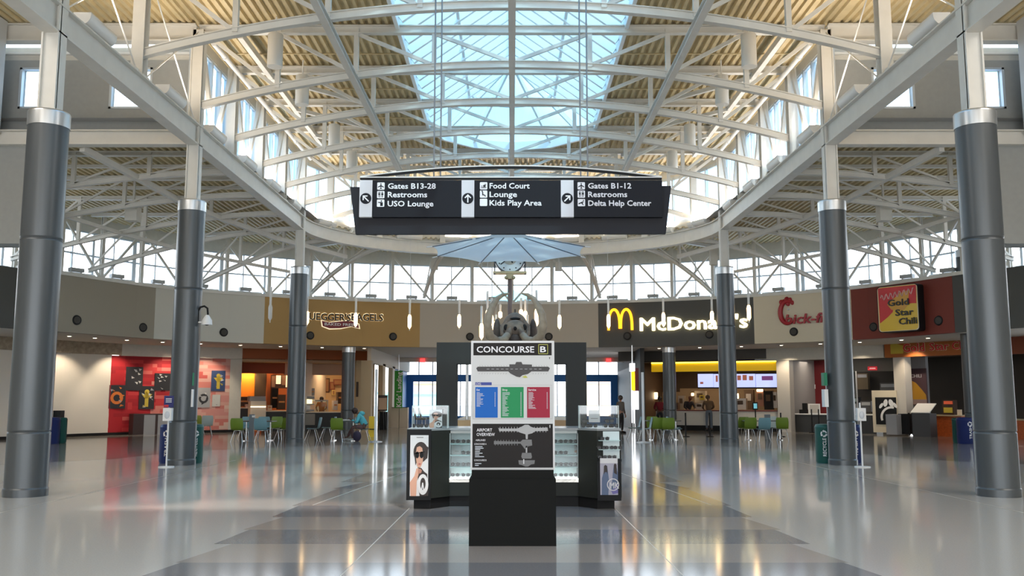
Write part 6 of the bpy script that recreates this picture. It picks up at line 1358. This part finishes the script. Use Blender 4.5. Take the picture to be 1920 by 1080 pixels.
# ================================================================== tables and chairs
CG = mat('chair_green', (.17, .26, .025), .4); CB = mat('chair_blue', (.17, .33, .38), .4); CY_ = mat('chair_yellow_green', (.34, .38, .05), .4); CW = mat('chair_pale_blue', (.50, .58, .56), .4)
def chair_proto(m, nm):
    t = thing('cafe_chair', nm, 'chair')
    mb = MB(); n = 9; m_ = 7; vs = []
    prof = [(-.22, .452), (-.20, .44), (-.05, .435), (.10, .44), (.20, .455), (.235, .50), (.25, .58), (.275, .70), (.30, .82), (.305, .88)]
    def row(y, z, w, th): return [(x * w, y + .04 * (1 - (x * 1.0) ** 2) * (1 if z > .5 else 0) , z + (.02 * x * x if z < .5 else 0)) for x in [-1 + 2 * i / m_ for i in range(m_ + 1)]]
    ws = [.20, .21, .22, .225, .225, .22, .23, .235, .225, .20]
    for (y, z), w in zip(prof, ws): vs += row(y, z, w, 0)
    k_ = m_ + 1; top = len(vs); vs2 = [(x, y + .012, z - .012) for x, y, z in vs]
    fs = [(i * k_ + j, i * k_ + j + 1, (i + 1) * k_ + j + 1, (i + 1) * k_ + j) for i in range(len(prof) - 1) for j in range(m_)]
    fs2 = [tuple(v + top for v in f[::-1]) for f in fs]
    mb.add(vs + vs2, fs + fs2, m, True); mb.build('seat_shell', None, t)
    for sx in (-1, 1):
        for sy in (-1, 1):
            mb = MB(); mb.tube([(sx * .13, sy * .10, .43), (sx * .22, sy * .24, 0)], .012, 8, CHROME); mb.build('leg', None, t)
    mb = MB(); mb.tube([(-.13, -.1, .425), (-.13, .1, .425), (.13, .1, .425), (.13, -.1, .425), (-.13, -.1, .425)], .011, 6, CHROME); mb.build('under_frame', None, t)
    return t
protos = {}
def chair(kind, px, Y, rz, label):
    m = {'g': CG, 'b': CB, 'y': CY_, 'w': CW}[kind]
    loc = (xat(px, Y, .6), Y, 0)
    if kind not in protos:
        p = chair_proto(m, label); p.location = loc; p.rotation_euler = (0, 0, rz); protos[kind] = p; p['group'] = 'moulded cafe chairs'; return p
    return dup(protos[kind], loc, rz, label, 'moulded cafe chairs')
# rz 0: back towards the camera is rz=PI ; chair faces -Y at rz 0 (backrest at +Y)
bk = PI
chair('g', 448, 33.8, bk, 'green chair with its back to the camera, first by the mural end'); chair('b', 492, 33.8, bk, 'blue chair with its back to the camera beside the narrow grey post')
chair('g', 516, 36.3, 0, 'green chair on the far side of the table by the bagel shop cabinet'); chair('g', 530, 34.8, bk + .9, 'green chair seen side on, tucked close to the far left column')
chair('b', 460, 36.0, 0, 'blue chair facing the camera behind the first green chair'); chair('b', 494, 36.1, .2, 'blue chair facing the camera behind the narrow grey post')
chair('y', 372, 39.5, bk, 'yellow green chair by the mural beside the tall column'); chair('w', 388, 39.2, bk + .4, 'pale blue chair near the pink end of the mural')
chair('b', 586, 35.2, bk / 2 + PI + 0, 'blue chair in profile just right of the far left column'); chair('b', 614, 36.4, bk / 2 + PI, 'second blue chair in profile before the bagel counter')
chair('g', 634, 34.2, bk, 'green chair with its back to the camera at the seated customer table'); pc = chair('b', 680, 34.9, -bk / 2 + PI, 'blue chair holding the seated customer')
pc.location = (xat(682, 34.9, .6), 34.9, 0)
chair('b', 1187, 36.3, bk / 2 + PI, 'blue chair in profile farthest toward the passage'); chair('b', 1207, 34.9, bk / 2 + PI, 'blue chair in profile right of the tall white pole')
chair('g', 1225, 36.4, 0, 'green chair behind the table left of the slim column'); chair('g', 1251, 34.6, bk, 'green chair with its back to the camera below the slim column')
chair('g', 1233, 35.0, bk, 'green chair with its back turned beside the blue profile chair'); chair('b', 1268, 35.0, -bk / 2 + PI, 'blue chair in profile at the right of the burger table'); chair('b', 1266, 36.6, -bk / 2 + PI, 'farther blue profile chair behind its twin at the burger table')
chair('g', 1387, 36.2, bk + .3, 'green chair just right of the far right column'); chair('g', 1404, 35.2, bk, 'green chair with its back turned left of the big blue chair'); chair('b', 1430, 34.6, bk, 'blue chair with its back to the camera under the menu screens')
chair('w', 1452, 36.6, .1, 'pale blue chair facing the camera behind the blue one'); chair('g', 1467, 35.2, bk - .3, 'green chair at the right end of the table by the tile pillar')
TT = mat('table_top_dark', (.06, .075, .07), .35)
def table(px, Y, w, label, d=.75):
    t = thing('cafe_table', label, 'table', (xat(px, Y, .7), Y, 0)); mb = MB(); mb.bx(-w / 2, w / 2, -d / 2, d / 2, .72, .75, TT); mb.build('tabletop', None, t)
    for s in (-1, 1):
        mb = MB(); mb.cyl((s * w * .38, 0, 0), (s * w * .38, 0, .72), .03, 10, mt=CHROME); mb.bx(s * w * .38 - .03, s * w * .38 + .03, -.3, .3, 0, .03, CHROME); mb.build('leg', None, t)
table(485, 34.9, 1.2, 'dark cafe table among green and blue chairs by the bagel cabinet'); table(645, 35.0, .95, 'dark cafe table where the customer sits'); table(1243, 35.8, 1.3, 'dark cafe table in front of the slim right column'); table(1432, 35.6, 1.6, 'long dark cafe table under the menu screens')
mb = MB(); px = 652; Y = 35.0; mb.box((xat(652, Y, .8), Y, .775), (.34, .25, .03), .3, PAPER); mb.box((xat(652, Y, .8) - .05, Y, .80), (.2, .2, .02), -.4, PAPER); tag(mb.build('paper_sheets', None), 'white papers spread on the table before the customer', 'papers')
for i, px in enumerate((790, 800)):
    Y = 52 + i; t = thing('lounge_chair', 'dark tilted lounge chair silhouetted at the far windows, %s' % ORD[i], 'chair', (xat(px, Y), Y, 0)); mb = MB(); mb.bar((-.3, 0, .45), (.3, 0, .45), .6, .1, BLACK); mb.bar((-.28, 0, .45), (-.45, 0, 1.05), .5, .08, BLACK); mb.build('seat_shell', None, t); mb = MB(); [mb.cyl((s * .25, 0, 0), (s * .25, 0, .42), .02, 6, mt=CHROME) for s in (-1, 1)]; mb.build('legs', None, t)
# ================================================================== people
def skin_mesh(name, chains, m, parent, root=0, sub=1):
    """chains: list of lists of (x,y,z,r); points with equal coordinates are joined"""
    pts, rad, edges, idx = [], [], [], {}
    for ch in chains:
        prev = None
        for x, y, z, r in ch:
            key = (round(x, 3), round(y, 3), round(z, 3))
            if key not in idx: idx[key] = len(pts); pts.append((x, y, z)); rad.append(r)
            i = idx[key]
            if prev is not None and prev != i: edges.append((prev, i))
            prev = i
    me = bpy.data.meshes.new(name); me.from_pydata(pts, edges, []); o = bpy.data.objects.new(name, me); sc.collection.objects.link(o)
    md = o.modifiers.new('skin', 'SKIN'); md.use_smooth_shade = True
    for i, r in enumerate(rad):
        sv = me.skin_vertices[0].data[i]; sv.radius = (r, r) if not isinstance(r, tuple) else r; sv.use_root = (i == root)
    ms = o.modifiers.new('sub', 'SUBSURF'); ms.levels = sub; ms.render_levels = sub
    dg = bpy.context.evaluated_depsgraph_get(); dg.update()
    nm = bpy.data.meshes.new_from_object(o.evaluated_get(dg)); bpy.data.objects.remove(o); nm.materials.clear(); nm.materials.append(m)
    for p in nm.polygons: p.use_smooth = True
    o = bpy.data.objects.new(name, nm); sc.collection.objects.link(o); o.parent = parent; return o
SKN = [mat('skin_dark', (.13, .06, .035), .5), mat('skin_light', (.55, .32, .22), .5), mat('skin_brown', (.28, .14, .09), .5)]
def lerp(a, b, f): return tuple(a[i] + (b[i] - a[i]) * f for i in range(3))
def person(label, loc, rz, J, skin, top, legs, shoes, hair, hairlong=False, hood=False, sleeves=1.0):
    """J: joints. local frame, person faces -Y"""
    t = thing('person', label, 'person', loc, rz)
    c = lambda p, r: (p[0], p[1], p[2], r)
    pel, che, nec, hed = J['pelvis'], J['chest'], J['neck'], J['head']
    body = [[c(pel, .12), c(lerp(pel, che, .5), .115), c(che, .13), c(nec, .05), c(lerp(nec, hed, .5), .055), c(hed, .088), c(lerp(nec, hed, 1.45), .070)]]
    for s in ('l', 'r'):
        sh, el, wr = J['sh_' + s], J['el_' + s], J['wr_' + s]
        hand = tuple(wr[i] + (wr[i] - el[i]) * .30 for i in range(3))
        body.append([c(che, .13), c(sh, .060), c(el, .042), c(wr, .028), c(hand, .032)])
        d = (Vector(wr) - Vector(el)).normalized(); side = d.cross(Vector((0, 0, 1)) if abs(d.z) < .8 else Vector((0, 1, 0))).normalized(); dn = side.cross(d)
        if dn.z > 0: dn = -dn
        for q in range(4):
            b0 = Vector(hand) + side * (.024 * (q - 1.5) * .8); L = (.07, .078, .072, .058)[q]
            body.append([c(hand, .032), c(tuple(b0 + d * .03), .0095), c(tuple(b0 + d * .03 + (d * .8 + dn * .5) * L * .5), .009), c(tuple(b0 + d * .03 + (d * .6 + dn * .9) * L), .0075)])
        th = Vector(wr).lerp(Vector(hand), .4) + side * .02
        body.append([c(hand, .032), c(tuple(th + side * .02 + d * .01), .011), c(tuple(th + side * .035 + d * .045), .009)])
        hp, kn, an, to = J['hp_' + s], J['kn_' + s], J['an_' + s], J['to_' + s]
        body.append([c(pel, .12), c(hp, .080), c(kn, .052), c(an, .036), c(to, .030)])
    skin_mesh('body', body, skin, t)
    # clothes follow the limbs slightly larger
    ch = [[c(pel, .15), c(lerp(pel, che, .5), .145), c(che, .162), c(lerp(che, nec, .75), .085)]]
    for s in ('l', 'r'):
        sh, el, wr = J['sh_' + s], J['el_' + s], J['wr_' + s]
        end = lerp(el, wr, .92) if sleeves >= 1 else lerp(sh, el, sleeves)
        ch.append([c(che, .162), c(sh, .082)] + ([c(el, .062)] if sleeves >= 1 else []) + [c(end, .048)])
    skin_mesh('hoodie' if hood else 'shirt', ch, top, t)
    ch = [[c(lerp(pel, che, .15), .142), c(pel, .145)]]
    for s in ('l', 'r'):
        hp, kn, an = J['hp_' + s], J['kn_' + s], J['an_' + s]; ch.append([c(pel, .145), c(hp, .098), c(kn, .070), c(lerp(kn, an, .93), .056)])
    skin_mesh('trousers', ch, legs, t)
    for s in ('l', 'r'):
        an, to = J['an_' + s], J['to_' + s]; mb = MB(); a = Vector(an); b = Vector(to); d = (b - a); d.z = 0; d.normalize()
        pts = [a - d * .06 + V(0, 0, .0 - an[2] + .045), a + V(0, 0, -an[2] + .055), b + V(0, 0, -to[2] + .04), b + d * .05 + V(0, 0, -to[2] + .03)] if not J.get('feet_up') else [a - d * .05, a + d * .04, b, b + d * .04]
        mb.tube(pts, [.04, .052, .045, .028], 10, shoes); mb.build('shoe', None, t)
    h = Vector(hed); up = (Vector(hed) - Vector(nec)).normalized(); mb = MB(); fw = Vector(J['look']).normalized()
    mb.ball(h + up * .035 - fw * .022, .115, 14, hair, (.95, 1.02, 1.0))
    if hairlong: mb.tube([h - fw * .07 + up * .05, h - fw * .11 - up * .08, h - fw * .10 - up * .24], [.09, .09, .05], 10, hair)
    mb.build('hair', None, t)
    sd_ = fw.cross(up).normalized(); mb = MB(); fc = h + fw * .088
    mb.ball(fc + fw * .018 - up * .010, .017, 8, skin, (1, 1.2, 1.3)); 
    for s in (-1, 1): mb.ball(h + sd_ * s * .093 - up * .005, .024, 8, skin, (.6, 1, 1.3))
    mb.build('nose_and_ears', None, t); mb = MB()
    for s in (-1, 1): mb.ball(fc + sd_ * s * .033 + up * .014 + fw * .002, .011, 8, BLACK, (1.2, .6, .8))
    mb.ball(fc - up * .045, .018, 8, mat('lips', (.35, .10, .09), .5), (1.2, .5, .35)); mb.build('eyes_and_mouth', None, t)
    return t
def stand(lean=0, arms='down', h=1.0, head_down=0):
    z = lambda v: v * h
    J = dict(pelvis=(0, 0, z(.95)), chest=(0, -lean * .5, z(1.30)), neck=(0, -lean * .8, z(1.47)), head=(0, -lean - .02 - head_down, z(1.60)), look=(0, -1, -.3 if head_down else 0))
    for s, k in (('l', 1), ('r', -1)):
        J['sh_' + s] = (k * .19, -lean * .6, z(1.39)); J['hp_' + s] = (k * .095, 0, z(.90)); J['kn_' + s] = (k * .11, -.02, z(.50)); J['an_' + s] = (k * .12, .02, z(.09)); J['to_' + s] = (k * .14, -.13, .035)
        if arms == 'down': J['el_' + s] = (k * .25, .02, z(1.11)); J['wr_' + s] = (k * .26, -.06, z(.87))
        elif arms == 'front': J['el_' + s] = (k * .26, -lean * .6 - .05, z(1.13)); J['wr_' + s] = (k * .14, -lean * .6 - .28, z(1.10))
        else: J['el_' + s] = (k * .27, -lean * .5 - .12, z(1.15)); J['wr_' + s] = (k * .20, -lean * .6 - .36, z(1.06))
    return J
# standing customer in a red shirt, back to camera
p = fm.pt(fm.s_(1234, -.5), -.25); person('person in a dark red shirt standing at the restaurant side counter, back turned', (p.x, p.y, 0), PI + .1, stand(0, 'front', .98), SKN[0], mat('shirt_dark_red', (.22, .01, .02), .8), mat('trousers_black', (.015, .015, .018), .8), BLACK, HR)
# customer in brown top and jeans, leaning at the counter
p = fm.pt(fm.s_(1327, -.5), -.35); person('person in a brown top and jeans leaning on the burger ordering counter', (p.x, p.y, 0), PI - .1, stand(.30, 'counter', 1.02, .05), SKN[0], mat('top_brown', (.13, .075, .04), .8), mat('jeans_grey_blue', (.12, .14, .17), .8), BLACK, mat('hair_brown', (.10, .06, .035), .6))
p = fm.pt(fm.s_(1289, 1.3), 1.3); person('cashier in a dark uniform bending over the burger till', (p.x, p.y, 0), .1, stand(.38, 'counter', 1.0, .08), SKN[2], mat('uniform_black', (.03, .025, .025), .8), MATS['trousers_black'], BLACK, mat('hair_auburn', (.20, .07, .03), .6))
p = fb.pt(fb.s_(604, 2.0), 2.0); person('shop worker in an orange shirt behind the bagel case', (p.x, p.y, 0), .1, stand(.12, 'counter', .97), SKN[2], mat('shirt_orange', (.75, .25, .06), .8), MATS['trousers_black'], BLACK, HR, sleeves=.9)
person('distant person in grey standing near the far passage wall', (xat(1163, 42.5), 42.5, 0), .8, stand(0, 'down', 1.0), SKN[2], mat('shirt_grey_brown', (.10, .085, .075), .8), MATS['trousers_black'], BLACK, HR)
# seated customer in turquoise hoodie, facing left
J = dict(pelvis=(0, .10, .53), chest=(0, -.08, .88), neck=(0, -.20, 1.03), head=(0, -.31, 1.10), look=(0, -.75, -.65))
for s, k in (('l', 1), ('r', -1)):
    J['sh_' + s] = (k * .17, -.13, .95); J['el_' + s] = (k * .20, -.22, .68); J['wr_' + s] = (k * .12, -.44, .80)
    J['hp_' + s] = (k * .09, .02, .53); J['kn_' + s] = (k * .12, -.40, .52)
J['an_l'] = (.13, -.36, .09); J['to_l'] = (.13, -.50, .04); J['an_r'] = (-.12, -.62, .13); J['to_r'] = (-.12, -.77, .10)
person('person in a turquoise hoodie bent over papers at a cafe table', (xat(681, 34.9, .6), 34.9, 0), -PI / 2, J, SKN[0], mat('hoodie_turquoise', (.10, .48, .58), .8), mat('trousers_brown', (.12, .06, .06), .8), mat('shoes_grey', (.35, .35, .35), .6), mat('hair_dark_brown', (.03, .015, .012), .6), hood=True)
hd = [o for o in sc.objects if o.name.startswith('hoodie')][0]
mb = MB(); mb.ball((0, -.06, 1.03), .13, 12, MATS['hoodie_turquoise'], (1.1, .9, .7)); mb.build('hood', None, hd)
mb = MB(); mb.ball((0, 0, .19), .2, 12, mat('bag_dark_purple', (.03, .02, .05), .8), (.8, .6, 1.0)); mb.tube([(-.06, 0, .36), (0, 0, .44), (.06, 0, .36)], .012, 6, MATS['bag_dark_purple']); o = mb.build('backpack', None); o.location = (xat(672, 34.6), 34.5, 0); tag(o, 'dark purple backpack on the floor under the customer chair', 'bag')
